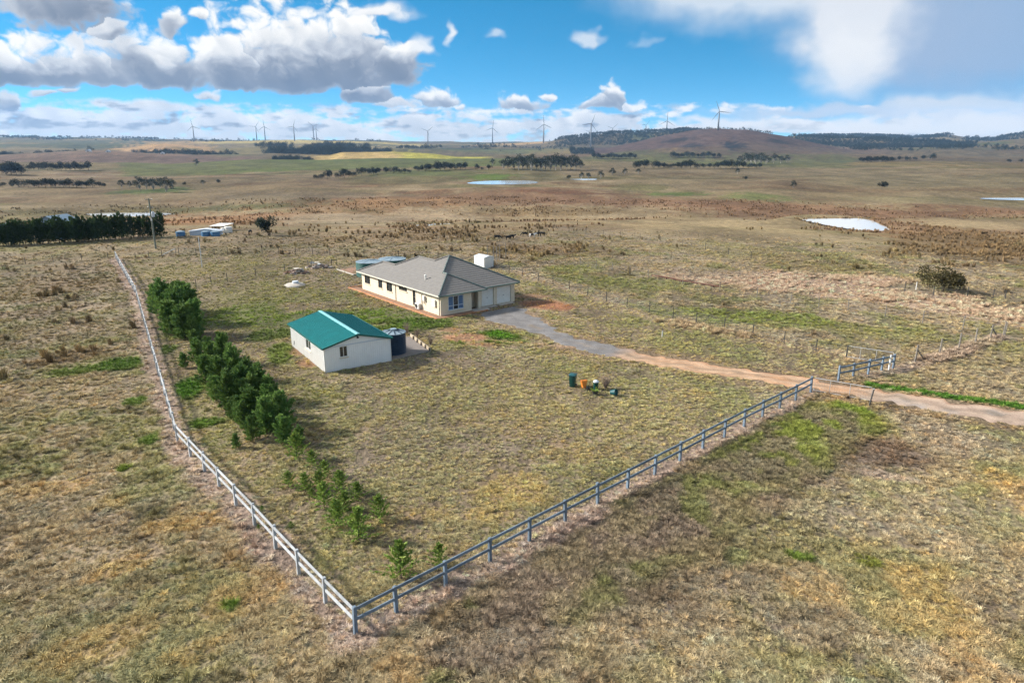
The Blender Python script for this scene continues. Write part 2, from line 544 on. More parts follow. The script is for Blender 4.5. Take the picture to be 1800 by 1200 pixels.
# (column, row, half width, half height, colour, strength)
PATCH = [
    # far fields
    (640, 271, 110, 7, (.36, .27, .10), .9), (720, 269, 70, 4, (.33, .31, .07), .9), (600, 257, 160, 4, (.32, .26, .11), .8), (300, 253, 60, 4, (.36, .25, .12), .9),
    (250, 268, 110, 7, (.19, .135, .09), .9), (100, 271, 120, 6, (.20, .15, .10), .8), (700, 288, 320, 9, (.115, .125, .05), .9), (400, 292, 160, 8, (.12, .125, .055), .8),
    (1150, 281, 200, 6, (.13, .14, .055), .8), (970, 272, 60, 4, (.19, .14, .09), .8), (900, 268, 120, 4, (.13, .14, .06), .7), (1600, 272, 240, 6, (.16, .13, .08), .7),
    (1290, 256, 200, 26, (.10, .068, .055), .8), (1290, 256, 24, 10, (.018, .02, .022), 1.0), (1215, 256, 30, 4, (.025, .025, .025), .95),
    (1190, 247, 35, 4, (.03, .025, .022), .9), (1370, 249, 25, 4, (.03, .028, .025), .9), (1500, 262, 60, 5, (.16, .115, .08), .8),
    (1300, 300, 420, 10, (.20, .165, .10), .7), (1650, 320, 260, 14, (.185, .16, .095), .7),
    (860, 312, 60, 7, GREEN, .75), (740, 303, 100, 8, (.105, .125, .045), .8), (270, 335, 80, 6, (.06, .10, .03), .8), (1185, 341, 60, 4, (.08, .12, .035), .8),
    (1330, 347, 70, 9, (.10, .12, .045), .8), (1120, 330, 60, 7, (.12, .12, .05), .6), (560, 345, 200, 9, (.15, .125, .085), .7),
    # valley: rust rush flats and pale rises
    (860, 350, 320, 17, RUST, .85), (1000, 338, 160, 4, (.12, .06, .036), .7), (700, 352, 120, 4, (.22, .14, .075), .7), (640, 362, 160, 10, (.19, .12, .065), .8), (1100, 356, 260, 9, RUST, .9), (1300, 365, 120, 4, (.11, .055, .034), .7), (1450, 370, 300, 13, RUST, .92), (560, 372, 140, 7, (.17, .105, .06), .7), (1750, 372, 150, 8, RUST, .8),
    (1620, 410, 110, 18, RUST, .85), (1720, 425, 150, 22, RUSH, .9), (1700, 450, 180, 26, RUSH, .75), (1480, 470, 120, 10, (.15, .125, .055), .6),
    (400, 365, 140, 6, (.085, .085, .04), .8), (360, 383, 160, 14, (.20, .115, .06), .75), (600, 385, 130, 14, (.24, .20, .135), .8), (750, 378, 120, 12, (.26, .215, .145), .6),
    (960, 372, 160, 8, RUSH, .6), (820, 412, 140, 14, RUSH, .55), (640, 420, 160, 12, (.17, .125, .07), .6), (960, 440, 130, 14, RUSH, .75), (1250, 400, 260, 24, (.225, .185, .11), .8),
    (1280, 440, 140, 14, (.20, .175, .085), .6), (1700, 392, 130, 9, (.23, .19, .115), .8), (1650, 352, 140, 6, (.19, .165, .095), .7),
    (1380, 500, 230, 22, (.37, .28, .21), .95), (1640, 538, 240, 20, (.37, .28, .20), .95), (1250, 480, 90, 10, (.21, .18, .13), .7), (1330, 562, 260, 22, (.135, .16, .045), .85), (1120, 500, 150, 14, (.15, .165, .055), .8),
    (1000, 475, 80, 9, (.15, .165, .05), .7), (1560, 590, 160, 14, (.17, .165, .065), .6), (1700, 640, 180, 30, (.235, .195, .12), .6),
    # yard
    (430, 470, 180, 16, (.19, .17, .075), .7), (260, 440, 220, 8, (.22, .175, .105), .6), (600, 520, 140, 14, (.125, .14, .045), .75), (480, 520, 130, 22, (.165, .165, .06), .7), (700, 560, 90, 10, (.105, .135, .032), .7), (640, 600, 40, 14, (.12, .14, .04), .6),
    (600, 560, 150, 18, (.10, .145, .028), .9), (420, 560, 90, 26, (.11, .15, .032), .9), (560, 700, 60, 20, (.13, .14, .04), .6), (470, 590, 50, 10, GREEN, .7), (495, 625, 30, 22, (.10, .15, .03), .8), (745, 566, 60, 9, GREEN, .7),
    (900, 586, 70, 10, (.07, .15, .018), 1.0), (930, 600, 60, 6, (.09, .14, .03), .8), (850, 602, 70, 8, (.09, .145, .026), .85), (720, 575, 60, 8, (.09, .145, .026), .8), (990, 577, 40, 7, GREEN, .75), (960, 556, 30, 6, (.16, .15, .06), .6),
    (820, 595, 44, 9, (.40, .21, .11), 1.0), (850, 606, 34, 5, DIRT, .9), (960, 535, 48, 8, REDDIRT, .95), (790, 580, 18, 5, DIRT, .7), (940, 522, 36, 5, DIRT, .6), (640, 520, 24, 8, REDDIRT, .35), (770, 545, 20, 4, REDDIRT, .4),
    (700, 530, 60, 10, (.20, .13, .06), .4), (760, 612, 60, 10, (.14, .15, .045), .5), (540, 640, 20, 8, REDDIRT, .55), (525, 618, 16, 8, REDDIRT, .5), (600, 655, 60, 5, (.10, .10, .04), .5),
    (1080, 585, 90, 10, (.21, .17, .10), .6), (1180, 610, 130, 12, (.20, .18, .08), .5), (1080, 590, 60, 5, (.10, .085, .06), .5), (930, 620, 90, 10, (.14, .15, .045), .5), (985, 640, 60, 10, (.16, .16, .055), .5),
    (1060, 690, 50, 10, (.11, .095, .05), .7), (830, 690, 200, 40, (.225, .195, .10), .6), (1000, 730, 200, 40, (.235, .205, .105), .5), (920, 865, 80, 28, (.35, .245, .10), .6), (870, 905, 50, 12, (.33, .23, .10), .5),
    (740, 850, 110, 60, (.20, .175, .095), .5), (620, 740, 60, 30, (.15, .135, .075), .6), (560, 900, 120, 60, (.17, .145, .08), .4), (1150, 700, 120, 30, (.215, .19, .10), .4),  # darkest one is the windbreak's cast shadow, painted in
    # left paddock
    (215, 640, 46, 12, GREEN, .95), (140, 655, 70, 10, (.10, .145, .03), .8), (330, 682, 26, 18, (.065, .14, .02), .95), (290, 615, 24, 10, (.08, .14, .025), .8), (355, 745, 44, 9, (.075, .14, .02), .85),
    (240, 705, 22, 8, (.08, .14, .02), .85), (268, 772, 18, 8, (.075, .13, .02), .85), (220, 823, 14, 5, (.10, .15, .02), .9), (300, 590, 26, 12, (.11, .15, .035), .6),
    (90, 630, 80, 12, RUSH, .75), (110, 510, 140, 14, RUSH, .6), (60, 550, 90, 10, (.17, .13, .085), .6), (120, 590, 120, 16, (.225, .185, .125), .6), (60, 720, 110, 30, (.21, .18, .105), .5),
    (330, 920, 70, 16, ORANGE, .45), (210, 1000, 60, 18, ORANGE, .5), (150, 1130, 150, 40, ORANGE, .4), (330, 1150, 80, 30, ORANGE, .3), (265, 897, 24, 8, (.08, .085, .02), .9), (400, 1068, 14, 6, (.07, .13, .02), .9),
    (60, 900, 80, 30, (.16, .135, .09), .5), (220, 900, 120, 20, (.215, .185, .135), .5), (470, 1100, 60, 40, (.25, .20, .10), .4),
    # right foreground
    (1455, 730, 90, 26, (.14, .145, .045), .8), (1400, 755, 60, 20, (.115, .15, .03), .7), (1490, 718, 40, 12, (.10, .155, .025), .8), (1370, 790, 60, 14, (.14, .145, .05), .7), (1290, 800, 90, 36, (.10, .11, .035), .85), (1150, 880, 130, 46, (.105, .105, .042), .8),
    (1560, 800, 80, 30, (.10, .074, .054), .85), (1470, 815, 120, 22, (.125, .096, .073), .8), (1400, 838, 110, 18, (.15, .118, .092), .8), (1560, 838, 50, 8, (.33, .26, .21), .7), (1340, 870, 50, 12, (.24, .19, .15), .6), (1100, 1000, 120, 36, (.095, .085, .05), .8),
    (850, 1110, 90, 40, (.085, .072, .045), .75), (1200, 960, 110, 40, (.16, .14, .075), .5), (1240, 850, 40, 14, (.175, .185, .045), .8), (1300, 985, 30, 20, (.10, .13, .045), .5), (1535, 990, 34, 14, (.085, .10, .02), .85),
    (1405, 980, 20, 7, (.08, .13, .02), .85), (1540, 873, 14, 5, (.09, .14, .02), .8), (1640, 920, 160, 60, (.255, .215, .145), .5), (1480, 920, 110, 40, (.24, .21, .145), .6), (1700, 780, 120, 30, (.26, .21, .155), .5),
    (1650, 1110, 160, 40, (.31, .21, .095), .4), (1430, 1040, 60, 20, (.32, .215, .09), .4), (1000, 1140, 110, 40, (.24, .205, .125), .5), (1240, 1130, 120, 50, (.245, .21, .13), .5), (1200, 1060, 60, 20, (.12, .09, .06), .5),
    (1700, 700, 90, 5, GREEN, .3), (830, 1070, 14, 6, (.08, .13, .02), .8),
]
FIELDS = [(-200, 440, 1350, 1760, (.145, .098, .075), .92), (-200, 200, 1770, 2300, (.075, .08, .05), .85), (200, 440, 1770, 2200, (.12, .14, .05), .8), (200, 380, 2200, 2560, (.44, .30, .16), .92), (380, 700, 2200, 2560, (.20, .17, .075), .8),  # tones also stand in for cloud shade and sunlit patches
          (540, 720, 1480, 1800, (.46, .35, .16), .95), (700, 860, 1480, 1800, (.42, .40, .09), .9), (380, 1000, 950, 1300, (.10, .13, .036), .9), (200, 420, 900, 1300, (.10, .115, .038), .85),
          (330, 760, 3500, 4000, (.46, .38, .15), .9), (-200, 330, 3500, 4000, (.10, .11, .07), .8), (840, 980, 3500, 4000, (.44, .31, .16), .9), (1030, 1560, 2050, 2760, (.085, .056, .048), .95),
          (960, 1060, 1500, 2100, (.15, .105, .07), .8), (1040, 1500, 1100, 1750, (.095, .105, .045), .75), (1500, 1900, 1500, 2600, (.11, .085, .058), .75), (1000, 1900, 700, 1000, (.135, .11, .068), .6),
          (0, 600, 420, 800, (.15, .118, .072), .6), (600, 1000, 600, 900, (.11, .105, .05), .6), (1100, 1900, 420, 700, (.145, .12, .072), .5)]
PATCH_E = [(ell(a, b, c_, d_), col, k) for a, b, c_, d_, col, k in PATCH]


def seg_dist(x, y, pts):
    best = np.full(x.shape, 1e9)
    for (x0, y0), (x1, y1) in zip(pts[:-1], pts[1:]):
        dx, dy = x1 - x0, y1 - y0
        t = np.clip(((x - x0) * dx + (y - y0) * dy) / (dx * dx + dy * dy + 1e-9), 0, 1)
        best = np.minimum(best, np.hypot(x - x0 - t * dx, y - y0 - t * dy))
    return best


def G(*pp):
    return [hit(a, b)[:2] for a, b in pp]


FENCE_LEFT = G((625, 1114), (313, 778), (240, 520), (204, 455))
FENCE_FRONT = G((625, 1114), (1425, 689))
DRIVE_UP = [(912, 537), (950, 556), (985, 583), (1010, 592), (1060, 603.5), (1130, 618), (1200, 630), (1300, 646), (1400, 661), (1480, 675), (1560, 688), (1650, 701), (1750, 715), (1850, 729), (2050, 757)]
DRIVE_LO = [(838, 552), (868, 567), (925, 583), (968, 601), (1030, 617), (1100, 633), (1160, 644), (1230, 656), (1330, 670), (1430, 687), (1530, 704), (1620, 720), (1720, 737), (1800, 750), (2000, 785)]
DR = [((hit(*a)[0] + hit(*b)[0]) / 2, (hit(*a)[1] + hit(*b)[1]) / 2) for a, b in zip(DRIVE_UP, DRIVE_LO)]
TRACK = G((800, 592), (860, 598), (905, 602), (960, 606), (1010, 610))
STRIP2 = G((905, 478), (1010, 512), (1150, 560), (1290, 590), (1420, 612), (1490, 628))
STRIP3 = G((1530, 660), (1610, 640), (1690, 618), (1765, 590))


ROUGH = G((1465, 738), (1370, 795), (1280, 850), (1190, 900), (1100, 960), (1010, 1035), (920, 1110), (830, 1180))
LUSH = G((1530, 677), (1620, 690), (1700, 702), (1800, 716))


def land_colour(x, y):
    n = len(x)
    r = np.hypot(x, y)
    wx = (fbm(x / 5, y / 5, 31, 3) - .5)
    wy = (fbm(x / 5, y / 5, 37, 3) - .5)
    n1, n2, n3 = fbm(x / 2.1, y / 2.1, 41, 4), fbm(x / 7.5, y / 7.5, 43, 4), fbm(x / 40, y / 40, 45, 4)
    c = np.tile(np.array(TAN), (n, 1))
    c = mixc(c, GREY, sstep(n2, .45, .62) * .7)
    c = mixc(c, STRAW, sstep(n1, .5, .68) * .6)
    c = mixc(c, OLIVE, sstep(fbm(x / 4.2, y / 4.2, 51, 4), .46, .62) * .64)
    c = mixc(c, ORANGE, sstep(fbm(x / 3.6, y / 3.6, 53, 4), .58, .72) * .42 * sstep(r, 75, 45))
    c = mixc(c, DARK, sstep(fbm(x / 2.6, y / 2.6, 55, 4), .58, .74) * .5)
    c = mixc(c, (.15, .12, .08), sstep(n3, .5, .65) * .45)
    # beyond the yard: broad swathes, streaked along the slope, darkened for cloud shade
    far = sstep(r, 130, 240)
    q = fbm(x / 60, y / 22, 61, 5)
    c2 = np.tile(np.array((.195, .155, .092)), (n, 1))
    c2 = mixc(c2, (.15, .098, .058), sstep(q, .5, .62))
    c2 = mixc(c2, (.115, .108, .05), sstep(fbm(x / 130, y / 60, 63, 5), .5, .64) * .8)
    c2 = mixc(c2, (.26, .215, .14), sstep(fbm(x / 45, y / 30, 65, 4), .55, .68) * .6)
    c = c * (1 - far[:, None]) + c2 * far[:, None]
    # pastures and woods of the hills, their colours lowered for cloud shade
    fh = sstep(r, 900, 1500)
    f = fbm(x / 420, y / 420, 67, 4)
    c3 = np.tile(np.array((.13, .105, .06)), (n, 1))
    c3 = mixc(c3, (.085, .09, .038), sstep(f, .48, .56))
    c3 = mixc(c3, (.19, .15, .07), sstep(fbm(x / 300, y / 500, 69, 4), .54, .62))
    c3 = mixc(c3, (.05, .06, .035), sstep(fbm(x / 230, y / 230, 71, 4), .60, .66) * .8)
    c = c * (1 - fh[:, None]) + c3 * fh[:, None]
    # named fields of the hills: bearing columns, ranges; colours hold sun and cloud shade
    pb = bear(x, y) + (fbm(x / 90, y / 90, 73, 3) - .5) * 60
    rw = r * (1 + (fbm(x / 140, y / 140, 75, 3) - .5) * .16)
    for p0, p1, r0, r1, col, k in FIELDS:
        ds = 18
        w_ = sstep(pb, p0 - ds, p0 + ds) * (1 - sstep(pb, p1 - ds, p1 + ds)) * sstep(rw, r0 * .97, r0 * 1.03) * (1 - sstep(rw, r1 * .97, r1 * 1.03))
        c = mixc(c, col, w_ * k)
    for (ex, ey, ra, rb, th), col, k in PATCH_E:
        s = max(ra, rb) * 1.6
        msk = np.where((np.abs(x - ex) < s) & (np.abs(y - ey) < s))[0]
        if len(msk) == 0:
            continue
        ca, sa = math.cos(th), math.sin(th)
        dx = x[msk] - ex + wx[msk] * ra * .9
        dy = y[msk] - ey + wy[msk] * rb * .9
        u, v = dx * ca - dy * sa, dx * sa + dy * ca
        d = np.hypot(u / ra, v / rb) + (n1[msk] - .5) * .5 + (n2[msk] - .5) * .7
        c[msk] = mixc(c[msk], col, (1 - sstep(d, .55, 1.12)) * k)
    c = c * (1 - .30 * sstep(r, 220, 700))[:, None]  # cloud shade over the far land, painted as darker ground
    d = seg_dist(x, y, ROUGH) + (n1 - .5) * 2.5 + (n2 - .5) * 3.0
    k = 1 - sstep(d, 1.3, 3.4)
    ng = sstep(x + (n2 - .5) * 8, 9, 17)
    c = mixc(c, (.19, .16, .105), k * .8 * (1 - ng))
    c = mixc(c, (.135, .160, .040), k * .85 * ng)
    c = mixc(c, (.115, .13, .045), k * sstep(fbm(x / 3, y / 3, 58, 3), .5, .62) * .7)
    c = mixc(c, (.15, .12, .095), k * sstep(fbm(x / 2.2, y / 2.2, 57, 3), .48, .6) * .7)
    # sprayed strips under the fences, bare edges of the drive
    for line, wd, col, k in ((FENCE_LEFT, 1.1, PINK, .85), (FENCE_FRONT, 1.1, PINK, .85), (STRIP2, 1.7, (.33, .26, .17), .8), (STRIP3, 1.0, PINK, .6)):
        d = seg_dist(x, y, line) + (n1 - .5) * 1.4 + (n2 - .5) * .8
        c = mixc(c, col, (1 - sstep(d, wd * .45, wd)) * k)
    d = seg_dist(x, y, DR) + (n1 - .5) * 1.0
    c = mixc(c, (.24, .165, .10), (1 - sstep(d, 2.6, 4.2)) * .55)
    d = seg_dist(x, y, TRACK) + (n1 - .5) * .5
    c = mixc(c, (.36, .24, .14), (1 - sstep(d, .15, .5)) * .7)
    gs = seg_dist(x, y, LUSH)
    c = mixc(c, (.05, .125, .018), (1 - sstep(gs + (n1 - .5) * .5, .35, .7)) * .95)
    lum = c.mean(1)[:, None]
    return np.clip((lum + (c - lum) * 1.12) * np.array([[1.035, .985, .985]]), .008, .6)


def add_col(me, cols, name='Col'):
    at = me.color_attributes.new(name, 'FLOAT_COLOR', 'POINT')
    buf = np.ones((len(cols), 4), np.float32)
    buf[:, :3] = cols
    at.data.foreach_set('color', buf.ravel())


def grid_mesh(name, V, nr, nc, closed=False):
    me = bpy.data.meshes.new(name)
    me.vertices.add(len(V))
    me.vertices.foreach_set('co', np.asarray(V, np.float32).ravel())
    i = np.arange(nr - 1)[:, None] * nc
    j = np.arange(nc if closed else nc - 1)[None, :]
    j2 = (j + 1) % nc
    F_ = np.stack([i + j, i + j2, i + nc + j2, i + nc + j], -1).reshape(-1, 4)
    me.loops.add(F_.size)
    me.loops.foreach_set('vertex_index', F_.ravel().astype(np.int32))
    me.polygons.add(len(F_))
    me.polygons.foreach_set('loop_start', (np.arange(len(F_)) * 4).astype(np.int32))
    me.update(calc_edges=True)
    me.polygons.foreach_set('use_smooth', np.ones(len(F_), bool))
    return me


def link(name, me, m=None, parent=None):
    o = bpy.data.objects.new(name, me)
    COL.objects.link(o)
    if m is not None and hasattr(me, 'materials') and len(me.materials) == 0:
        me.materials.append(m)
    o.parent = parent
    return o


def ground_material():
    m = bpy.data.materials.new('ground')
    m.use_nodes = True
    t = NT(m.node_tree)
    b = t.n['Principled BSDF']
    pos = t.new('ShaderNodeNewGeometry').outputs['Position']
    at = t.new('ShaderNodeAttribute', attribute_name='Col').outputs['Color']
    a = t.noise(pos, 3.4, 3, .65)
    b1 = t.noise(t.v('MULTIPLY', pos, (1, .55, 1)), .55, 3, .6)
    c = t.noise(t.v('MULTIPLY', pos, (1, .45, 1)), .045, 4, .62)
    f = t.m('MULTIPLY', t.smooth(a, .25, .75, .62, 1.38), t.m('MULTIPLY', t.smooth(b1, .3, .7, .74, 1.26), t.smooth(c, .3, .7, .72, 1.28)))
    col = t.mix(1.0, at, t.comb(f, f, f), 'MULTIPLY')
    t.put(b.inputs['Base Color'], col)
    t.put(b.inputs['Roughness'], .95)
    t.put(b.inputs['Specular IOR Level'], .1)
    bp = t.new('ShaderNodeBump')
    t.put(bp.inputs['Strength'], .9)
    t.put(bp.inputs['Distance'], .22)
    t.put(bp.inputs['Height'], t.m('ADD', a, t.m('MULTIPLY', b1, 2.2)))
    t.l.new(bp.outputs[0], b.inputs['Normal'])
    return m


def build_ground():
    front = np.radians(np.arange(-50, 50.001, .2))
    rest = np.radians(np.arange(54, 306.1, 4))
    an = np.concatenate([front, rest])
    rr = np.concatenate([[.5, 2, 4], np.geomspace(6, 7000, 600)])
    A, Q = np.meshgrid(an, rr)
    x, y = (np.sin(A) * Q).ravel(), (np.cos(A) * Q).ravel()
    z = hz(x, y)
    me = grid_mesh('ground', np.stack([x, y, z], -1), len(rr), len(an), True)
    me.flip_normals()
    # bare soil and thatch between the tussocks is browner than their tips, and darkened for the shade there
    soil = (1 - sstep(np.hypot(x, y), 70, 230))[:, None] * .5
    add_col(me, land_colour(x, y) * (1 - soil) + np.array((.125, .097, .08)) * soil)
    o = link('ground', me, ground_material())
    o['kind'] = 'structure'
    return o


build_ground()


# ------------------------------------------------------------------ mesh kit
class MB:
    def __init__(self):
        self.v, self.f = [], []

    def add(self, vs, fs):
        n = len(self.v)
        self.v += [tuple(map(float, p)) for p in vs]
        self.f += [tuple(i + n for i in q) for q in fs]
        return self

    def quad(self, *p):
        return self.add(p, [tuple(range(len(p)))])

    def box(self, x0, x1, y0, y1, z0, z1):
        v = [(x, y, z) for z in (z0, z1) for y in (y0, y1) for x in (x0, x1)]
        return self.add(v, [(0, 2, 3, 1), (4, 5, 7, 6), (0, 1, 5, 4), (2, 6, 7, 3), (0, 4, 6, 2), (1, 3, 7, 5)])

    def beam(self, p, q, w, h, up=(0, 0, 1)):
        """rectangular bar from p to q, w across, h along up"""
        p, q = Vector(p), Vector(q)
        d = (q - p).normalized()
        s = d.cross(Vector(up))
        if s.length < 1e-4:
            s = d.cross(Vector((1, 0, 0)))
        s.normalize()
        t = s.cross(d).normalized()
        a, b = s * w / 2, t * h / 2
        v = [c + e for c in (p, q) for e in (-a - b, a - b, a + b, -a + b)]
        return self.add(v, [(0, 1, 2, 3)[::-1], (4, 5, 6, 7), (0, 1, 5, 4), (1, 2, 6, 5), (2, 3, 7, 6), (3, 0, 4, 7)])

    def tube(self, pts, rad, n=8, cap=True):
        pts = [Vector(p) for p in pts]
        if not hasattr(rad, '__len__'):
            rad = [rad] * len(pts)
        vs, fs = [], []
        for i, p in enumerate(pts):
            d = (pts[min(i + 1, len(pts) - 1)] - pts[max(i - 1, 0)]).normalized()
            s = d.cross(Vector((0, 0, 1)))
            if s.length < 1e-3:
                s = d.cross(Vector((1, 0, 0)))
            s.normalize()
            t = s.cross(d)
            for k in range(n):
                a = 2 * math.pi * k / n
                vs.append(p + (s * math.cos(a) + t * math.sin(a)) * rad[i])
        for i in range(len(pts) - 1):
            for k in range(n):
                k2 = (k + 1) % n
                fs.append((i * n + k, i * n + k2, (i + 1) * n + k2, (i + 1) * n + k))
        if cap:
            fs.append(tuple(range(n))[::-1])
            fs.append(tuple((len(pts) - 1) * n + k for k in range(n)))
        return self.add(vs, fs)

    def lathe(self, prof, n=24, cx=0, cy=0):
        vs, fs = [], []
        for r_, z in prof:
            for k in range(n):
                a = 2 * math.pi * k / n
                vs.append((cx + r_ * math.cos(a), cy + r_ * math.sin(a), z))
        for i in range(len(prof) - 1):
            for k in range(n):
                k2 = (k + 1) % n
                fs.append((i * n + k, i * n + k2, (i + 1) * n + k2, (i + 1) * n + k))
        fs.append(tuple(range(n))[::-1])
        fs.append(tuple((len(prof) - 1) * n + k for k in range(n)))
        return self.add(vs, fs)

    def mesh(self, name, m=None, smooth=False):
        me = bpy.data.meshes.new(name)
        me.from_pydata(self.v, [], self.f)
        me.update()
        if smooth:
            me.polygons.foreach_set('use_smooth', np.ones(len(me.polygons), bool))
        if m is not None:
            me.materials.append(m)
        return me

    def build(self, name, m, parent=None, smooth=False, bevel=0):
        o = link(name, self.mesh(name, m, smooth), None, parent)
        if bevel:
            b = o.modifiers.new('bevel', 'BEVEL')
            b.width = bevel
            b.segments = 1
        return o


def tag(o, label, cat, group=None, kind=None):
    o['label'] = label
    o['category'] = cat
    if group:
        o['group'] = group
    if kind:
        o['kind'] = kind
    return o


def thing(name, label, cat, loc=(0, 0, 0), rz=0.0, group=None):
    o = bpy.data.objects.new(name, None)
    COL.objects.link(o)
    o.empty_display_size = .3
    o.location = loc
    o.rotation_euler = (0, 0, rz)
    return tag(o, label, cat, group)


def structure(name, me, m):
    o = link(name, me, m)
    o['kind'] = 'structure'
    return o


def pm(name, col, rough=.75, var=.18, scale=4.0, detail=4, metal=0.0, spec=.35, bump=0.0, bscale=20.0, stretch=(1, 1, 1), dirt=None, dirt_k=.4, dirt_scale=1.2, rnd=0.0):
    """procedural paint: base colour broken up by noise, a second broad noise for grime, relief"""
    m = bpy.data.materials.new(name)
    m.use_nodes = True
    t = NT(m.node_tree)
    b = t.n['Principled BSDF']
    co = t.v('MULTIPLY', t.new('ShaderNodeTexCoord').outputs['Object'], stretch)
    n = t.noise(co, scale, detail, .6)
    f = t.smooth(n, .25, .75, 1 - var, 1 + var)
    if rnd:
        f = t.m('MULTIPLY', f, t.m('ADD', 1 - rnd, t.m('MULTIPLY', t.new('ShaderNodeObjectInfo').outputs['Random'], 2 * rnd)))
    c = t.mix(1.0, col, t.comb(f, f, f), 'MULTIPLY')
    if dirt:
        c = t.mix(t.smooth(t.noise(co, dirt_scale, 5, .65), .45, .75, 0, dirt_k), c, dirt)
    t.put(b.inputs['Base Color'], c)
    t.put(b.inputs['Roughness'], rough)
    t.put(b.inputs['Metallic'], metal)
    t.put(b.inputs['Specular IOR Level'], spec)
    if bump:
        bp = t.new('ShaderNodeBump')
        t.put(bp.inputs['Strength'], .6)
        t.put(bp.inputs['Distance'], bump)
        t.put(bp.inputs['Height'], t.noise(co, bscale, 3, .6))
        t.l.new(bp.outputs[0], b.inputs['Normal'])
    return m


def foliage(name, c0, c1, scale=1.2, rnd=.25):
    m = bpy.data.materials.new(name)
    m.use_nodes = True
    t = NT(m.node_tree)
    b = t.n['Principled BSDF']
    geo = t.new('ShaderNodeNewGeometry')
    k = t.m('ADD', t.m('MULTIPLY', t.noise(geo.outputs['Position'], scale, 2, .5), .9), t.m('MULTIPLY', geo.outputs['Random Per Island'], .35))
    c = t.mix(t.smooth(k, .35, .95), c0, c1)
    q = t.m('ADD', 1 - rnd, t.m('MULTIPLY', t.new('ShaderNodeObjectInfo').outputs['Random'], 2 * rnd))
    c = t.mix(1.0, c, t.comb(q, q, q), 'MULTIPLY')
    t.put(b.inputs['Base Color'], c)
    t.put(b.inputs['Roughness'], .7)
    t.put(b.inputs['Specular IOR Level'], .2)
    tr = t.new('ShaderNodeBsdfTranslucent')
    t.put(tr.inputs[0], c)
    mx = t.new('ShaderNodeMixShader')
    t.put(mx.inputs[0], .3)
    t.l.new(b.outputs[0], mx.inputs[1])
    t.l.new(tr.outputs[0], mx.inputs[2])
    t.l.new(mx.outputs[0], t.n['Material Output'].inputs[0])
    return m


def copy_tree(o, parent=None):
    c = o.copy()
    COL.objects.link(c)
    c.parent = parent
    for ch in o.children:
        copy_tree(ch, c)
    return c


M = {}
M['wood'] = pm('sunlit_rail', (.40, .42, .44), .8, .22, 3, stretch=(1, 1, 1), dirt=(.22, .22, .2), dirt_k=.5, bump=.004, rnd=.14)  # same timber as the front fence, coloured paler for its sun
M['wood_shade'] = pm('shaded_rail', (.14, .185, .235), .8, .22, 3, dirt=(.10, .13, .16), dirt_k=.5, bump=.004, rnd=.2)  # same timber as the left rails, darkened and blued for shade
M['picket'] = pm('steel_picket', (.05, .05, .05), .6, .3, 8)
M['timber_post'] = pm('grey_timber', (.21, .19, .165), .85, .3, 6, bump=.004)
M['wire'] = pm('wire', (.22, .22, .22), .5, .1, 3, metal=.6)
M['galv'] = pm('galvanised', (.58, .60, .62), .45, .12, 6, metal=.5)
M['white_paint'] = pm('white_paint', (.72, .71, .67), .55, .06, 2, dirt=(.5, .42, .32), dirt_k=.25)
M['cream_metal'] = pm('cream_sheet', (.84, .84, .82), .5, .03, 1.5, dirt=(.62, .52, .42), dirt_k=.12, dirt_scale=.8)
M['teal_roof'] = pm('teal_roof_sheet', (.008, .165, .17), .45, .10, 1.2, spec=.4)
M['teal_trim'] = pm('teal_trim', (.012, .10, .085), .5, .12, 2)
M['pale_cap'] = pm('pale_ridge_cap', (.22, .50, .52), .4, .06, 2)
M['brick'] = None
M['tile'] = pm('concrete_tile', (.175, .165, .155), .85, .10, 2.2, dirt=(.17, .16, .15), dirt_k=.5, bump=.006, bscale=14)
M['ridge_tile'] = pm('ridge_tile', (.105, .135, .13), .7, .2, 3)
M['gutter'] = pm('gutter_green', (.10, .165, .15), .5, .12, 3)
M['fascia'] = pm('fascia_cream', (.62, .58, .48), .6, .08, 3)
M['glass'] = pm('window_glass', (.018, .024, .03), .06, .1, 2, spec=.8)
M['frame_dark'] = pm('bronze_frame', (.11, .095, .075), .5, .1, 5)
M['frame_blue'] = pm('pale_frame', (.60, .66, .72), .4, .06, 5)
M['curtain'] = pm('curtain', (.10, .17, .30), .8, .3, 12, stretch=(6, 1, .2))
M['door_white'] = pm('roller_door', (.74, .73, .68), .5, .05, 3, dirt=(.55, .48, .4), dirt_k=.2)
M['door_dark'] = pm('dark_door', (.03, .027, .025), .5, .2, 5)
M['concrete'] = pm('concrete', (.42, .39, .35), .9, .18, 5, bump=.006, dirt=(.33, .22, .14), dirt_k=.45)
M['orange_edge'] = pm('red_earth_edge', (.40, .185, .09), .9, .25, 4, bump=.01, dirt=(.52, .36, .24), dirt_k=.5)
M['brown_pave'] = pm('brown_path', (.25, .145, .095), .95, .25, 5, bump=.01)
M['ac'] = pm('unit_white', (.68, .68, .66), .5, .06, 5)
M['dark_plastic'] = pm('dark_plastic', (.03, .03, .03), .5, .2, 6)
M['tank_green'] = pm('tank_green', (.012, .085, .075), .5, .12, 3, dirt=(.04, .10, .09), dirt_k=.4)
M['tank_blue'] = pm('tank_navy', (.012, .032, .062), .5, .15, 3, dirt=(.04, .06, .08), dirt_k=.4)
M['tank_roof'] = pm('tank_roof', (.22, .29, .34), .5, .12, 4)
M['tank_rib'] = pm('tank_rib', (.03, .05, .075), .6, .15, 4)
M['bin_green'] = pm('bin_green', (.008, .055, .045), .45, .12, 4)
M['bin_lid'] = pm('bin_lid', (.012, .075, .085), .45, .1, 4)
M['orange'] = pm('orange_plastic', (.72, .23, .035), .5, .15, 8)
M['sleeper'] = pm('timber_sleeper', (.44, .36, .26), .85, .25, 5, bump=.008)
M['bed'] = pm('gravel_bed', (.19, .165, .15), .95, .3, 14, bump=.02, bscale=30)
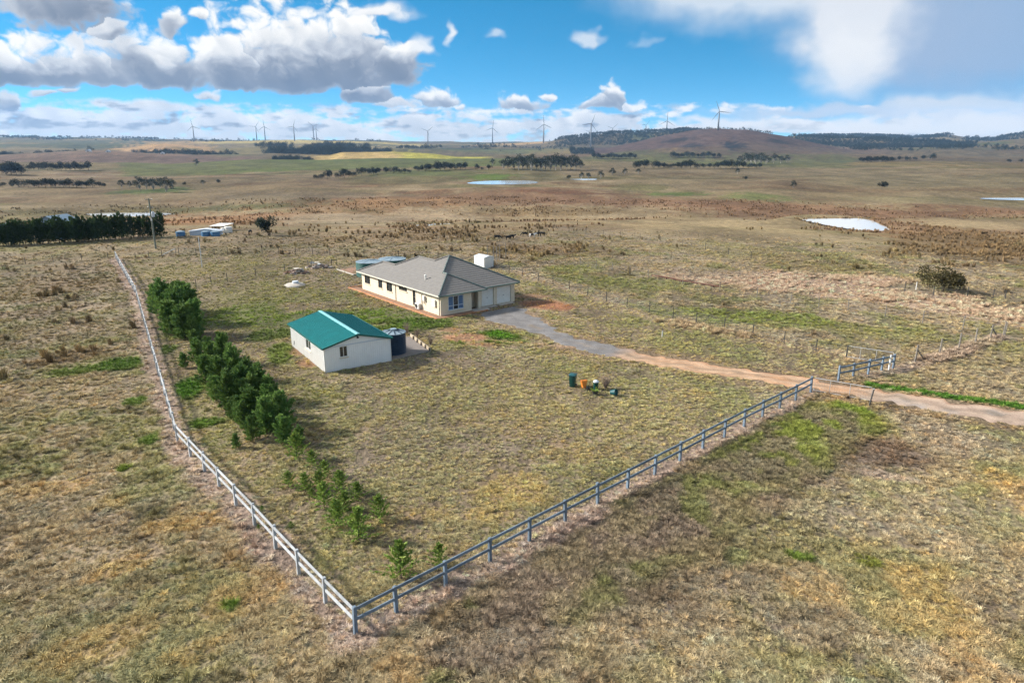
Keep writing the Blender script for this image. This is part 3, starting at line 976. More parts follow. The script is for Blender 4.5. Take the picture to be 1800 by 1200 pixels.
M['twig'] = pm('bare_twig', (.24, .18, .145), .9, .25, 8)
M['bark_white'] = pm('gum_bark', (.34, .32, .29), .85, .3, 3, stretch=(1, 1, .3))
M['bark'] = pm('bark', (.10, .075, .055), .9, .3, 5)
M['cypress'] = foliage('cypress_leaf', (.085, .18, .045), (.24, .34, .09), 1.0, .22)
M['young'] = foliage('young_conifer_leaf', (.12, .22, .035), (.31, .38, .09), 5.0, .2)
M['hedge'] = foliage('hedge_leaf', (.026, .058, .018), (.07, .115, .034), 1.0, .2)
M['gum'] = foliage('gum_leaf', (.017, .026, .018), (.042, .056, .034), .35, .25)
M['dark_tree'] = foliage('dark_tree_leaf', (.011, .017, .012), (.028, .038, .022), .3, .25)
M['olive_bush'] = foliage('olive_bush_leaf', (.05, .045, .018), (.12, .10, .04), .8, .1)
M['turbine'] = pm('turbine_backlit', (.15, .16, .175), .5, .04, .1)  # white towers, coloured grey to stand for being backlit
M['cow_black'] = pm('black_hide', (.012, .010, .009), .7, .3, 5)
M['roof_blue'] = pm('blue_grey_roof', (.20, .27, .34), .45, .08, .8)
M['wall_blue'] = pm('blue_sheet', (.06, .16, .30), .5, .12, 1)
M['wall_pale'] = pm('pale_sheet', (.55, .60, .66), .5, .08, 1)
M['rust'] = pm('rusty_pipe', (.12, .05, .035), .85, .3, 5)
M['rubble'] = pm('rubble', (.30, .22, .18), .95, .35, 3, bump=.03)
M['pole_wood'] = pm('treated_pole', (.155, .175, .145), .85, .2, 5)


def brick_material():
    m = bpy.data.materials.new('cream_brick')
    m.use_nodes = True
    t = NT(m.node_tree)
    b = t.n['Principled BSDF']
    o = t.xyz(t.new('ShaderNodeTexCoord').outputs['Object'])
    vec = t.comb(t.m('ADD', o[0], o[1]), o[2], 0)
    br = t.new('ShaderNodeTexBrick')
    t.put(br.inputs['Vector'], vec)
    t.put(br.inputs['Scale'], 1.0)
    t.put(br.inputs['Brick Width'], .24)
    t.put(br.inputs['Row Height'], .086)
    t.put(br.inputs['Mortar Size'], .01)
    t.put(br.inputs['Color1'], (.70, .62, .48, 1))
    t.put(br.inputs['Color2'], (.63, .54, .40, 1))
    t.put(br.inputs['Mortar'], (.60, .54, .44, 1))
    n = t.noise(vec, 1.3, 5, .65)
    c = t.mix(t.smooth(n, .4, .75, 0, .25), br.outputs[0], (.60, .44, .27))
    t.put(b.inputs['Base Color'], c)
    t.put(b.inputs['Roughness'], .9)
    return m


M['brick'] = brick_material()


# ------------------------------------------------------------------ ponds, drive
def water_material():
    m = bpy.data.materials.new('dam_water')
    m.use_nodes = True
    t = NT(m.node_tree)
    b = t.n['Principled BSDF']
    t.put(b.inputs['Base Color'], (.55, .57, .58))
    t.put(b.inputs['Roughness'], .08)
    t.put(b.inputs['IOR'], 1.33)
    t.put(b.inputs['Specular IOR Level'], .9)
    bp = t.new('ShaderNodeBump')
    t.put(bp.inputs['Strength'], .12)
    t.put(bp.inputs['Distance'], .05)
    t.put(bp.inputs['Height'], t.noise(t.new('ShaderNodeNewGeometry').outputs['Position'], .9, 3, .5))
    t.l.new(bp.outputs[0], b.inputs['Normal'])
    return m


WM = water_material()
for nm, Z, P in WATER:
    n = len(P)
    c0 = P.mean(0)
    ring = []
    for i in range(n):                     # a rounder, slightly ragged shore
        for k in range(6):
            f = k / 6
            p0, p1, p2, p3 = P[i - 1], P[i], P[(i + 1) % n], P[(i + 2) % n]
            q = .5 * (2 * p1 + (p2 - p0) * f + (2 * p0 - 5 * p1 + 4 * p2 - p3) * f * f + (-p0 + 3 * p1 - 3 * p2 + p3) * f ** 3)
            ring.append(c0 + (q - c0) * (1 + .06 * (vnoise(np.array([q[0] / 3]), np.array([q[1] / 3]), 5)[0] - .5)))
    b = MB()
    b.add([(c0[0], c0[1], Z)] + [(q[0], q[1], Z) for q in ring], [(0, i + 1, (i + 1) % len(ring) + 1) for i in range(len(ring))])
    structure('water', b.mesh('water'), WM)


def drive_material():
    m = bpy.data.materials.new('drive')
    m.use_nodes = True
    t = NT(m.node_tree)
    b = t.n['Principled BSDF']
    pos = t.new('ShaderNodeNewGeometry').outputs['Position']
    at = t.new('ShaderNodeAttribute', attribute_name='Col').outputs['Color']
    f = t.m('MULTIPLY', t.smooth(t.noise(pos, 9, 4, .7), .3, .7, .78, 1.22), t.smooth(t.noise(pos, .7, 4, .6), .3, .7, .82, 1.18))
    t.put(b.inputs['Base Color'], t.mix(1.0, at, t.comb(f, f, f), 'MULTIPLY'))
    t.put(b.inputs['Roughness'], .95)
    t.put(b.inputs['Specular IOR Level'], .15)
    bp = t.new('ShaderNodeBump')
    t.put(bp.inputs['Distance'], .02)
    t.put(bp.inputs['Height'], t.noise(pos, 16, 3, .7))
    t.l.new(bp.outputs[0], b.inputs['Normal'])
    return m


def build_drive():
    up, lo = np.array(G(*DRIVE_UP)), np.array(G(*DRIVE_LO))
    ts = np.linspace(0, len(up) - 1, 150)
    ix = np.arange(len(up))
    U = np.stack([np.interp(ts, ix, up[:, 0]), np.interp(ts, ix, up[:, 1])], -1)
    L = np.stack([np.interp(ts, ix, lo[:, 0]), np.interp(ts, ix, lo[:, 1])], -1)
    nc = 13
    V, C = [], []
    for i in range(len(ts)):
        d = U[i] - L[i]
        w = np.hypot(*d)
        j1 = (vnoise(np.array([U[i][0] * 1.3]), np.array([U[i][1] * 1.3]), 91)[0] - .62) * 1.7 / w
        j2 = (vnoise(np.array([L[i][0] * 1.3]), np.array([L[i][1] * 1.3]), 92)[0] - .38) * 1.7 / w
        for k in range(nc):
            f = k / (nc - 1)
            p = L[i] + d * (j2 + (1 + j1 - j2) * f)
            V.append((p[0], p[1], .03 - (.05 if k in (0, nc - 1) else 0)))
            C.append((ts[i], f))
    V, C = np.array(V), np.array(C)
    x, y = V[:, 0], V[:, 1]
    V[:, 2] += hz(x, y)
    n1, n2 = fbm(x / 1.6, y / 1.6, 95, 4), fbm(x / 5, y / 5, 97, 3)
    col = np.tile(np.array(GRAVEL), (len(V), 1))
    col = mixc(col, (.19, .185, .185), sstep(n1, .5, .65) * .6)
    s = C[:, 0] + (n2 - .5) * 2.0 + (n1 - .5) * 1.2
    dirt = np.tile(np.array((.40, .235, .135)), (len(V), 1))
    dirt = mixc(dirt, (.45, .29, .18), sstep(n1, .48, .65) * .7)
    late = np.tile(np.array((.33, .245, .19)), (len(V), 1))
    late = mixc(late, (.26, .235, .22), sstep(n1, .5, .66) * .8)
    a, b = sstep(s, 4.3, 5.8)[:, None], sstep(s, 9.0, 11.0)[:, None]
    col = col * (1 - a) + dirt * a
    col = col * (1 - b) + late * b
    # the upper edge keeps its red earth, the middle carries a browner hump
    col = mixc(col, (.42, .23, .13), sstep(C[:, 1] + (n1 - .5) * .4, .72, .95) * .7 * a[:, 0])
    for f0 in (.24, .74):            # wheel tracks worn paler
        col = mixc(col, (.47, .36, .27), np.exp(-((C[:, 1] - f0 + (n2 - .5) * .12) / .09) ** 2) * .45 * a[:, 0])
    hump = np.exp(-((C[:, 1] - .48 + (n2 - .5) * .3) / .10) ** 2)
    col = mixc(col, (.21, .165, .12), hump * .75 * sstep(n1, .36, .58))
    me = grid_mesh('driveway', V, len(ts), nc)
    add_col(me, col)
    structure('driveway', me, drive_material())


build_drive()


# ------------------------------------------------------------------ building helpers
def wall(mb, p0, p1, z0, z1, ops=(), inn=(0, 0), deep=.1):
    p0, p1 = Vector(p0), Vector(p1)
    L = (p1 - p0).length
    d = (p1 - p0) / L
    inn = Vector(inn)
    ss = sorted({0.0, L} | {a for o in ops for a in o[:2]})
    zs = sorted({z0, z1} | {a for o in ops for a in o[2:4]})

    def P(s, z, k=0.0):
        q = p0 + d * s + inn * k
        return (q.x, q.y, z)
    for a, b in zip(ss[:-1], ss[1:]):
        for c, e in zip(zs[:-1], zs[1:]):
            m, n = (a + b) / 2, (c + e) / 2
            if any(o[0] < m < o[1] and o[2] < n < o[3] for o in ops):
                continue
            mb.quad(P(a, c), P(b, c), P(b, e), P(a, e))
    for a, b, c, e in ops:
        mb.quad(P(a, c), P(a, e), P(a, e, deep), P(a, c, deep))
        mb.quad(P(b, c), P(b, e), P(b, e, deep), P(b, c, deep))
        mb.quad(P(a, e), P(b, e), P(b, e, deep), P(a, e, deep))
        mb.quad(P(a, c), P(b, c), P(b, c, deep), P(a, c, deep))


def window(parent, p0, p1, inn, op, nx=2, rows=None, fm='frame_dark', sill=True, curtain=False, fw=.05):
    p0, p1, inn = Vector(p0), Vector(p1), Vector(inn)
    d = (p1 - p0).normalized()
    a, b, c, e = op

    def P(s, z, k):
        q = p0 + d * s + inn * k
        return (q.x, q.y, z)
    f = MB()
    k = .06
    hf = fw / 2
    f.beam(P(a, c + hf, k), P(b, c + hf, k), .05, fw)
    f.beam(P(a, e - hf, k), P(b, e - hf, k), .05, fw)
    for i in range(nx + 1):
        s = a + hf + (b - a - fw) * i / nx
        f.beam(P(s, c + fw, k), P(s, e - fw, k), .05, fw, up=(d.x, d.y, 0))
    if rows:
        f.beam(P(a + fw, rows, k), P(b - fw, rows, k), .046, fw * .9)
    w = f.build('window', M[fm], parent)
    w['label'] = 'aluminium framed window'
    zs = [c, rows, e] if rows else [c, e]
    for i in range(nx):
        for z0, z1 in zip(zs[:-1], zs[1:]):
            s0, s1 = a + (b - a) * i / nx + hf, a + (b - a) * (i + 1) / nx - hf
            g = MB()
            g.quad(P(s0, z0 + hf, k + .012), P(s1, z0 + hf, k + .012), P(s1, z1 - hf, k + .012), P(s0, z1 - hf, k + .012))
            g.quad(P(s0, z0 + hf, k + .018), P(s1, z0 + hf, k + .018), P(s1, z1 - hf, k + .018), P(s0, z1 - hf, k + .018))
            g.build('pane', M['glass'] if not (curtain and (i == 0 or i == nx - 1)) else M['curtain'], w)
    if sill:
        s = MB()
        s.beam(P(a - .05, c - .04, -.03), P(b + .05, c - .04, -.03), .14, .075)
        s.build('sill', M['brick'] if fm != 'frame_dark' or sill == 1 else M['frame_dark'], w)
    return w


def on_wall(px, py, O, D):
    """distance along and height on the upright plane through O (2D) running along D"""
    u, v = (px - 900) / FOC, (py - 600) / FOC
    dx, dy, dz = u, CT - v * ST, -(ST + v * CT)
    nx, ny = -D[1], D[0]
    t = (O[0] * nx + O[1] * ny) / (dx * nx + dy * ny)
    X, Y = dx * t, dy * t
    return (X - O[0]) * D[0] + (Y - O[1]) * D[1], CAM_H + dz * t


def clip_d(poly, df, lo, hi):
    for lim, sg in ((lo, 1), (hi, -1)):
        out = []
        for i, p in enumerate(poly):
            q = poly[(i + 1) % len(poly)]
            a, b = (df(p) - lim) * sg, (df(q) - lim) * sg
            if a >= 0:
                out.append(p)
            if (a > 1e-9 and b < -1e-9) or (a < -1e-9 and b > 1e-9):
                t = a / (a - b)
                out.append((p[0] + (q[0] - p[0]) * t, p[1] + (q[1] - p[1]) * t))
        poly = out
        if len(poly) < 3:
            return []
    return poly


# ------------------------------------------------------------------ the brick house
HO, HW, HU = (-8.15, 74.6), (.78, .6258), (-.6258, .78)
HANG = math.atan2(HW[1], HW[0])


def hloc(x, y):
    return HO[0] + HW[0] * x + HU[0] * y, HO[1] + HW[1] * x + HU[1] * y


def build_house():
    T = thing('brick_house', 'cream brick house with grey tiled hip roof and two white garage doors', 'house', (HO[0], HO[1], 0), HANG)
    E, K = 2.45, .5
    ft = .45
    LW0, LW1 = (ft, ft), (ft, 19.7)          # the long left wall
    lo = hloc(*LW0)

    def lw(x0, x1, ya, yb):
        s0, z1 = on_wall(x1, ya, lo, HU)
        s1, z0 = on_wall(x0, yb, lo, HU)
        return s0, s1

    left_ops = []
    for x0, x1, za, zb in ((641.6, 650.9, 1.0, 2.1), (665, 672, 1.0, 2.1), (679.3, 689, .95, 2.1), (700.7, 715, 1.6, 2.1), (724.7, 729.5, .25, 2.1)):
        s0, s1 = lw(x0, x1, 500, 500)
        left_ops.append((s0, s1, za, zb))
    fo = hloc(ft, ft)
    b0, b1 = on_wall(788, 530, fo, HW)[0], on_wall(815, 530, fo, HW)[0]
    bay_op = (b0, b1, .52, 2.15)
    bw = 4.75
    gy = 1.25
    go = hloc(6.2, gy)
    g1 = (on_wall(847, 525, go, HW)[0], on_wall(868, 525, go, HW)[0])
    g2 = (on_wall(873.5, 520, go, HW)[0], on_wall(900, 520, go, HW)[0])
    g1 = (max(g1[0], .25), g1[1])
    gar = [(g1[0], g1[1], .05, 2.12), (g2[0], min(g2[1], 5.1), .05, 2.12)]

    def wpart(p0, p1, ops=(), inn=(0, 0), deep=.1):
        mb = MB()
        wall(mb, p0, p1, 0, E, ops, inn, deep)
        return mb.build('wall', M['brick'], T)
    wpart(LW0, LW1, left_ops, (1, 0), .11)
    wpart((ft, ft), (bw, ft), [bay_op], (0, 1), .11)
    wpart((bw, ft), (bw, 1.9))
    wpart((bw, 1.9), (6.2, 1.9), [(.12, 1.02, .05, 2.1)], (0, 1), .1)
    wpart((6.2, 1.9), (6.2, gy))
    wpart((6.2, gy), (11.85, gy), gar, (0, 1), .18)
    wpart((11.85, gy), (11.85, 12.65))
    wpart((11.85, 12.65), (9.31, 12.65))
    wpart((9.31, 12.65), (9.31, 16.53))
    wpart((9.31, 16.53), (4.85, 16.53))
    wpart((4.85, 16.53), (4.85, 19.7))
    wpart((4.85, 19.7), (ft, 19.7))
    for i, o in enumerate(left_ops):
        window(T, LW0, LW1, (1, 0), o, nx=3 if i == 3 else (1 if i in (1, 4) else 2), rows=1.25 if i == 4 else None)
    window(T, (ft, ft), (bw, ft), (0, 1), bay_op, nx=3, rows=1.02, fm='frame_blue', curtain=True, fw=.06)
    # entry
    d = MB().box(bw + .12, bw + 1.02, 1.95, 1.99, .05, 2.1).build('front_door', M['door_dark'], T)
    MB().tube([(bw + .92, 1.93, 1.0), (bw + .92, 1.88, 1.0), (bw + .82, 1.88, 1.0)], .015, 6).build('handle', M['galv'], d)
    MB().box(5.86, 6.196, .62, .96, 0, E - .003).build('porch_pier', M['brick'], T)
    for a, b, c, e in gar:
        g = MB()
        n = 14
        x0, x1 = 6.2 + a + .003, 6.2 + b - .003
        for i in range(n):
            z0, z1 = c + (e - c) * i / n, c + (e - c) * (i + 1) / n
            g.quad((x0, gy + .16, z0), (x1, gy + .16, z0), (x1, gy + .135, (z0 + z1) / 2), (x0, gy + .135, (z0 + z1) / 2))
            g.quad((x0, gy + .135, (z0 + z1) / 2), (x1, gy + .135, (z0 + z1) / 2), (x1, gy + .16, z1), (x0, gy + .16, z1))
        dd = g.build('garage_door', M['door_white'], T)
        MB().box((x0 + x1) / 2 - .08, (x0 + x1) / 2 + .08, gy + .11, gy + .15, c + .95, c + 1.0).build('handle', M['dark_plastic'], dd)

    # ---- roof: ten planes with overlapping tile courses
    faces = [
        ([(0, 0), (3.33, 3.33), (3.33, 4.13), (6.15, 6.95), (4.88, 8.22), (4.88, 12.1), (2.65, 14.33), (2.65, 17.5), (0, 20.15)], lambda p: p[0]),
        ([(0, 0), (6.66, 0), (3.33, 3.33)], lambda p: p[1]),
        ([(6.66, 0), (6.66, .8), (3.33, 4.13), (3.33, 3.33)], lambda p: 6.66 - p[0]),
        ([(6.66, .8), (12.3, .8), (6.15, 6.95), (3.33, 4.13)], lambda p: p[1] - .8),
        ([(12.3, .8), (12.3, 13.1), (6.15, 6.95)], lambda p: 12.3 - p[0]),
        ([(12.3, 13.1), (9.76, 13.1), (4.88, 8.22), (6.15, 6.95)], lambda p: 13.1 - p[1]),
        ([(9.76, 13.1), (9.76, 16.98), (4.88, 12.1), (4.88, 8.22)], lambda p: 9.76 - p[0]),
        ([(9.76, 16.98), (5.3, 16.98), (2.65, 14.33), (4.88, 12.1)], lambda p: 16.98 - p[1]),
        ([(5.3, 16.98), (5.3, 20.15), (2.65, 17.5), (2.65, 14.33)], lambda p: 5.3 - p[0]),
        ([(5.3, 20.15), (0, 20.15), (2.65, 17.5)], lambda p: 20.15 - p[1])]
    rm = MB()
    ST_ = .36
    for poly, df in faces:
        # the left plane is not convex: cut it into convex cells along y first
        cells = [poly]
        if len(poly) > 4:
            ys = [0, 3.33, 4.13, 6.95, 8.22, 12.1, 14.33, 17.5, 20.15]
            cells = []
            for a, b in zip(ys[:-1], ys[1:]):
                top = {0: 0, 3.33: 3.33, 4.13: 3.33, 6.95: 6.15, 8.22: 4.88, 12.1: 4.88, 14.33: 2.65, 17.5: 2.65, 20.15: 0}
                c = [(0, a), (top[a], a), (top[b], b), (0, b)]
                cells.append([p for i, p in enumerate(c) if p != c[i - 1]])
        for cell in cells:
            mx = max(df(p) for p in cell)
            k = 0
            while k * ST_ < mx:
                d0, d1 = k * ST_, (k + 1) * ST_
                q = clip_d(cell, df, d0, d1)
                if len(q) >= 3:
                    rm.add([(p[0], p[1], E + K * df(p) + .024 * (1 - (df(p) - d0) / ST_)) for p in q], [tuple(range(len(q)))])
                    for i, p in enumerate(q):
                        r_ = q[(i + 1) % len(q)]
                        if abs(df(p) - d0) < 1e-6 and abs(df(r_) - d0) < 1e-6 and math.hypot(p[0] - r_[0], p[1] - r_[1]) > .01:
                            z = E + K * d0
                            rm.quad((p[0], p[1], z - .01), (r_[0], r_[1], z - .01), (r_[0], r_[1], z + .024), (p[0], p[1], z + .024))
                k += 1
    roof = rm.build('roof', M['tile'], T)
    zA = lambda dd: E + K * dd

    def caps(p, q, zp, zq, green=True):
        p3, q3 = Vector((p[0], p[1], zp + .05)), Vector((q[0], q[1], zq + .05))
        n = max(1, int((q3 - p3).length / .4))
        mb = MB()
        for i in range(n):
            a, b = p3.lerp(q3, i / n), p3.lerp(q3, (i + 1.06) / n if i < n - 1 else 1)
            mb.tube([a, b], [.115, .10], 8)
        mb.build('ridge_cap', M['ridge_tile'] if green else M['tile'], roof)
    caps((0, 0), (3.33, 3.33), E, zA(3.33))
    caps((6.66, 0), (3.33, 3.33), E, zA(3.33))
    caps((3.33, 3.33), (3.33, 4.13), zA(3.33), zA(3.33))
    caps((3.33, 4.13), (6.15, 6.95), zA(3.33), zA(6.15))
    caps((12.3, .8), (6.15, 6.95), E, zA(6.15))
    caps((6.15, 6.95), (4.88, 8.22), zA(6.15), zA(4.88), False)
    caps((6.15, 6.95), (12.3, 13.1), zA(6.15), E, False)
    caps((4.88, 8.22), (4.88, 12.1), zA(4.88), zA(4.88), False)
    caps((4.88, 12.1), (2.65, 14.33), zA(4.88), zA(2.65), False)
    caps((4.88, 12.1), (9.76, 16.98), zA(4.88), E, False)
    caps((2.65, 14.33), (2.65, 17.5), zA(2.65), zA(2.65), False)
    caps((2.65, 17.5), (0, 20.15), zA(2.65), E, False)
    caps((2.65, 17.5), (5.3, 20.15), zA(2.65), E, False)
    vp = (1.75, 5.6)
    MB().lathe([(.09, zA(1.75) - .05), (.09, zA(1.75) + .42), (.13, zA(1.75) + .43), (.13, zA(1.75) + .55), (.05, zA(1.75) + .6)], 10, *vp).build('vent_pipe', M['white_paint'], roof)
    outline = [(0, 0), (6.66, 0), (6.66, .8), (12.3, .8), (12.3, 13.1), (9.76, 13.1), (9.76, 16.98), (5.3, 16.98), (5.3, 20.15), (0, 20.15)]
    for i, p in enumerate(outline):
        q = outline[(i + 1) % len(outline)]
        d = (Vector(q) - Vector(p)).normalized()
        n = Vector((d.y, -d.x)) * .05
        a, b = Vector(p) + n, Vector(q) + n
        mb = MB().beam((a.x, a.y, E - .045), (b.x, b.y, E - .045), .11, .12)
        mb.build('gutter', M['gutter'] if i in (0, 1, 2, 3) else M['fascia'], T)
    sf = MB()
    for x0, x1, y0, y1 in ((0, 6.66, 0, .8), (0, 12.3, .8, 13.1), (0, 9.76, 13.1, 16.98), (0, 5.3, 16.98, 20.15)):
        sf.quad((x0, y0, E - .02), (x1, y0, E - .02), (x1, y1, E - .02), (x0, y1, E - .02))
    sf.build('soffit', M['fascia'], T)
    # services on the sunny wall
    for px in (696, 741.5, 771.8):
        s, _ = on_wall(px, 520, lo, HU)
        s = max(s, .08)
        MB().tube([(ft - .05, ft + s, .02), (ft - .05, ft + s, E - .1), (.05, ft + s, E - .06)], .045, 8).build('downpipe', M['fascia'], T)
    s, _ = on_wall(738, 540, lo, HU)
    a = MB().box(ft - .42, ft - .1, ft + s - .42, ft + s + .42, .12, .78).build('air_conditioner', M['ac'], T, bevel=.02)
    MB().tube([(ft - .425, ft + s + .1, .45), (ft - .435, ft + s + .1, .45)], .27, 20).build('fan_grille', M['dark_plastic'], a)
    s, _ = on_wall(747, 525, lo, HU)
    h = MB().box(ft - .26, ft - .02, ft + s - .2, ft + s + .2, 1.25, 1.85).build('water_heater', M['ac'], T, bevel=.03)
    MB().tube([(ft - .14, ft + s, 1.25), (ft - .14, ft + s, .9)], .05, 6).build('pipe', M['dark_plastic'], h)
    s, _ = on_wall(764, 530, lo, HU)
    MB().box(ft - .2, ft - .02, ft + s - .32, ft + s + .32, .95, 1.75).build('meter_box', M['white_paint'], T, bevel=.01)
    # path and earth-coloured edging round the sunny side and front
    p = MB()
    p.quad((-.55, -.5, .06), (ft, -.5, .06), (ft, 21.4, .06), (-.55, 21.4, .06))
    p.quad((ft, -.5, .06), (6.3, -.5, .06), (6.3, ft, .06), (ft, ft, .06))
    p.build('path', M['brown_pave'], T)
    for i in range(9):
        y0, y1 = -.62 + i * 2.46, -.62 + (i + 1) * 2.46 - .03
        MB().box(-.72, -.56, y0, y1, -.1, .16 + .02 * math.sin(i * 2.1)).build('edging', M['orange_edge'], T, bevel=.02)
    for i in range(3):
        MB().box(-.54 + i * 2.3, -.54 + (i + 1) * 2.3 - .03, -.68, -.52, -.1, .15).build('edging', M['orange_edge'], T, bevel=.02)
    MB().box(-.72, 2.2, 21.5, 21.66, -.1, .16).build('edging', M['orange_edge'], T, bevel=.02)
    MB().box(4.7, 6.9, -.35, .95, -.05, .1).build('porch_slab', M['concrete'], T, bevel=.01)
    for a, b, c, e in gar:
        MB().box(6.2 + a - .05, 6.2 + b + .05, gy - .75, gy - .01, -.05, .05).build('door_apron', M['concrete'], T, bevel=.01)
    MB().box(6.2, 11.85, gy + .4, gy + .42, 0, E - .03).build('garage_lining', M['fascia'], T)
    return T


build_house()


# ------------------------------------------------------------------ the machinery shed
def build_shed():
    SO = (-16.0, 55.5)
    W, U = (.835, .55), (-.55, .835)
    T = thing('machinery_shed', 'white ribbed steel shed with teal gable roof beside the navy tank', 'shed', (SO[0], SO[1], 0), math.atan2(W[1], W[0]))
    wd, ln, h, pk = 6.05, 9.8, 2.2, 2.98
    s0, z1 = on_wall(596.3, 609.5, SO, W)
    s1, z0 = on_wall(611.6, 626, SO, W)
    gop = (s0, s1, z0, z1)
    a1, y1 = on_wall(536, 592, SO, U)
    a0, y0 = on_wall(546, 605, SO, U)
    lop = (a0, a1, .95, 1.85)

    def ribbed(p0, p1, out, ops):
        mb = MB()
        wall(mb, p0, p1, 0.0, h, ops, (-out[0], -out[1]), .08)
        p0, p1 = Vector(p0), Vector(p1)
        L = (p1 - p0).length
        d = (p1 - p0) / L
        n = int(L / .2)
        for i in range(n + 1):                     # upstanding ribs of the sheet
            s = .03 + (L - .06) * i / n
            seg = [(0.02, h - .01)]
            for o in ops:
                if o[0] - .05 < s < o[1] + .05:
                    seg = [(0.02, o[2] - .06), (o[3] + .05, h - .01)]
            for z0_, z1_ in seg:
                q = p0 + d * s + Vector(out) * .012
                mb.beam((q.x, q.y, z0_), (q.x, q.y, z1_), .045, .045, up=(out[0], out[1], 0))
        return mb.build('wall', M['cream_metal'], T)
    ribbed((0, 0), (wd, 0), (0, -1), [gop])
    ribbed((0, 0), (0, ln), (-1, 0), [lop])
    ribbed((wd, 0), (wd, ln), (1, 0), [])
    ribbed((0, ln), (wd, ln), (0, 1), [])
    for y in (0, ln):
        g = MB()
        g.quad((0, y, h), (wd, y, h), (wd / 2, y, pk - .03))
        for i in range(1, 30):
            x = wd * i / 30
            zt = h + (pk - h) * (1 - abs(x / wd * 2 - 1)) - .05
            yy = y - .012 if y == 0 else y + .012
            if zt > h + .08:
                g.beam((x, yy, h + .05), (x, yy, zt), .035, .022, up=(0, 1, 0))
        g.build('gable', M['cream_metal'], T)
    MB().box(-.03, wd + .03, -.045, -.028, h - .04, h + .05).build('gable_flashing', M['wall_pale'], T)
    for x, y in ((0, 0), (wd, 0)):
        MB().box(x - .05, x + .05, y - .035, y + .05, 0, h).build('corner_flashing', M['white_paint'], T)
    # roof sheets with ribs
    ov = .16
    for sgn in (-1, 1):
        mb = MB()
        xr, xe = wd / 2, (wd / 2) + sgn * (wd / 2 + ov)
        ze = h + .06 - ov * (pk - h) / (wd / 2)
        mb.quad((xr, -ov, pk + .05), (xe, -ov, ze), (xe, ln + ov, ze), (xr, ln + ov, pk + .05))
        mb.quad((xr, -ov, pk + .02), (xe, -ov, ze - .03), (xe, ln + ov, ze - .03), (xr, ln + ov, pk + .02))
        n = 44
        for i in range(n + 1):
            y = -ov + .03 + (ln + 2 * ov - .06) * i / n
            mb.beam((xr, y, pk + .06), (xe, y, ze + .01), .04, .03)
        r_ = mb.build('roof_sheet', M['teal_roof'], T)
        g = MB().beam((xe + sgn * .05, -ov - .02, ze - .045), (xe + sgn * .05, ln + ov + .02, ze - .045), .11, .11)
        g.build('gutter', M['teal_trim'], r_)
        for y in (-ov - .025, ln + ov + .025):
            MB().beam((xr, y, pk + .005), (xe, y, ze - .05), .045, .15).build('barge_board', M['teal_trim'], r_)
    c = MB()
    for sgn in (-1, 1):
        c.quad((wd / 2, -ov - .03, pk + .105), (wd / 2 + sgn * .2, -ov - .03, pk + .065), (wd / 2 + sgn * .2, ln + ov + .03, pk + .065), (wd / 2, ln + ov + .03, pk + .105))
    c.build('ridge_cap', M['pale_cap'], T)
    window(T, (0, 0), (wd, 0), (0, 1), gop, nx=2, fm='white_paint', sill=True, fw=.045)
    window(T, (0, 0), (0, ln), (1, 0), lop, nx=2, fm='white_paint', sill=True, fw=.045)
    l = MB().box(wd / 2 - .07, wd / 2 + .07, -.2, -.03, pk - .32, pk - .16).build('flood_light', M['dark_plastic'], T)
    MB().tube([(wd / 2, -.03, pk - .1), (wd / 2, -.12, pk - .2)], .02, 6).build('bracket', M['dark_plastic'], l)
    MB().tube([(-.03, ln - 1.0, .75), (-.12, ln - 1.15, .4)], .03, 6).build('tap_pipe', M['dark_plastic'], T)


build_shed()


# ------------------------------------------------------------------ rain tanks
def tank(label, x, y, rad, h, body, tilt=0.0):
    RH = .25 if body == 'tank_blue' else .13
    T = thing('water_tank', label, 'water tank', (x, y, float(hz(x, y))), tilt, 'corrugated rain water tanks')
    prof = [(rad, 0)]
    n = int(h / .16)
    for i in range(n):
        z = h * (i + .5) / n
        prof += [(rad + .035, z - .03), (rad + .035, z + .03), (rad, z + .065)]
    prof.append((rad, h))
    MB().lathe(prof, 36).build('tank_wall', M[body], T)
    rf = MB().lathe([(rad + .05, h), (rad + .05, h + .05), (rad * .5, h + rad * RH * .62), (.22, h + rad * RH)], 36).build('tank_roof', M['tank_roof'], T)
    for k in range(10):
        a = 2 * math.pi * k / 10
        c, s = math.cos(a), math.sin(a)
        mb = MB().beam((c * .25, s * .25, h + rad * RH + .015), (c * rad * .5, s * rad * .5, h + rad * RH * .62 + .02), .09, .04)
        mb.beam((c * rad * .5, s * rad * .5, h + rad * RH * .62 + .02), (c * rad, s * rad, h + .065), .09, .04)
        mb.build('rib', M['tank_rib'] if body == 'tank_blue' else M['tank_roof'], rf)
    MB().lathe([(.3, h + rad * RH - .06), (.3, h + rad * RH + .08), (.1, h + rad * RH + .1)], 14).build('inlet_cap', M['tank_roof'], rf)
    return T


tank('navy corrugated water tank with pale ribbed roof against the teal-roofed shed', -11.05, 61.35, 1.08, 2.0, 'tank_blue')
tx, ty, _ = hit(648, 487)
tank('dark green round water tank at the back left corner of the brick house', tx, ty + 1.2, 1.95, 2.1, 'tank_green')
tx, ty, _ = hit(684, 484)
tank('farther of the two green water tanks behind the house roof', tx + .3, ty + 1.6, 2.0, 2.2, 'tank_green', .3)
sl = thing('tank_slab', 'low pale edged gravel pad under the green tanks', 'tank base', (hit(618, 481)[0], hit(618, 481)[1], 0.0), HANG)
MB().box(-.2, 9.5, -1.2, 4.5, -.05, .05).build('gravel_fill', M['brown_pave'], sl)
MB().box(-.35, -.2, -1.35, 4.5, -.05, .14).build('edge_board', M['concrete'], sl)
MB().box(-.2, 3.2, -1.35, -1.2, -.05, .14).build('edge_board', M['concrete'], sl)


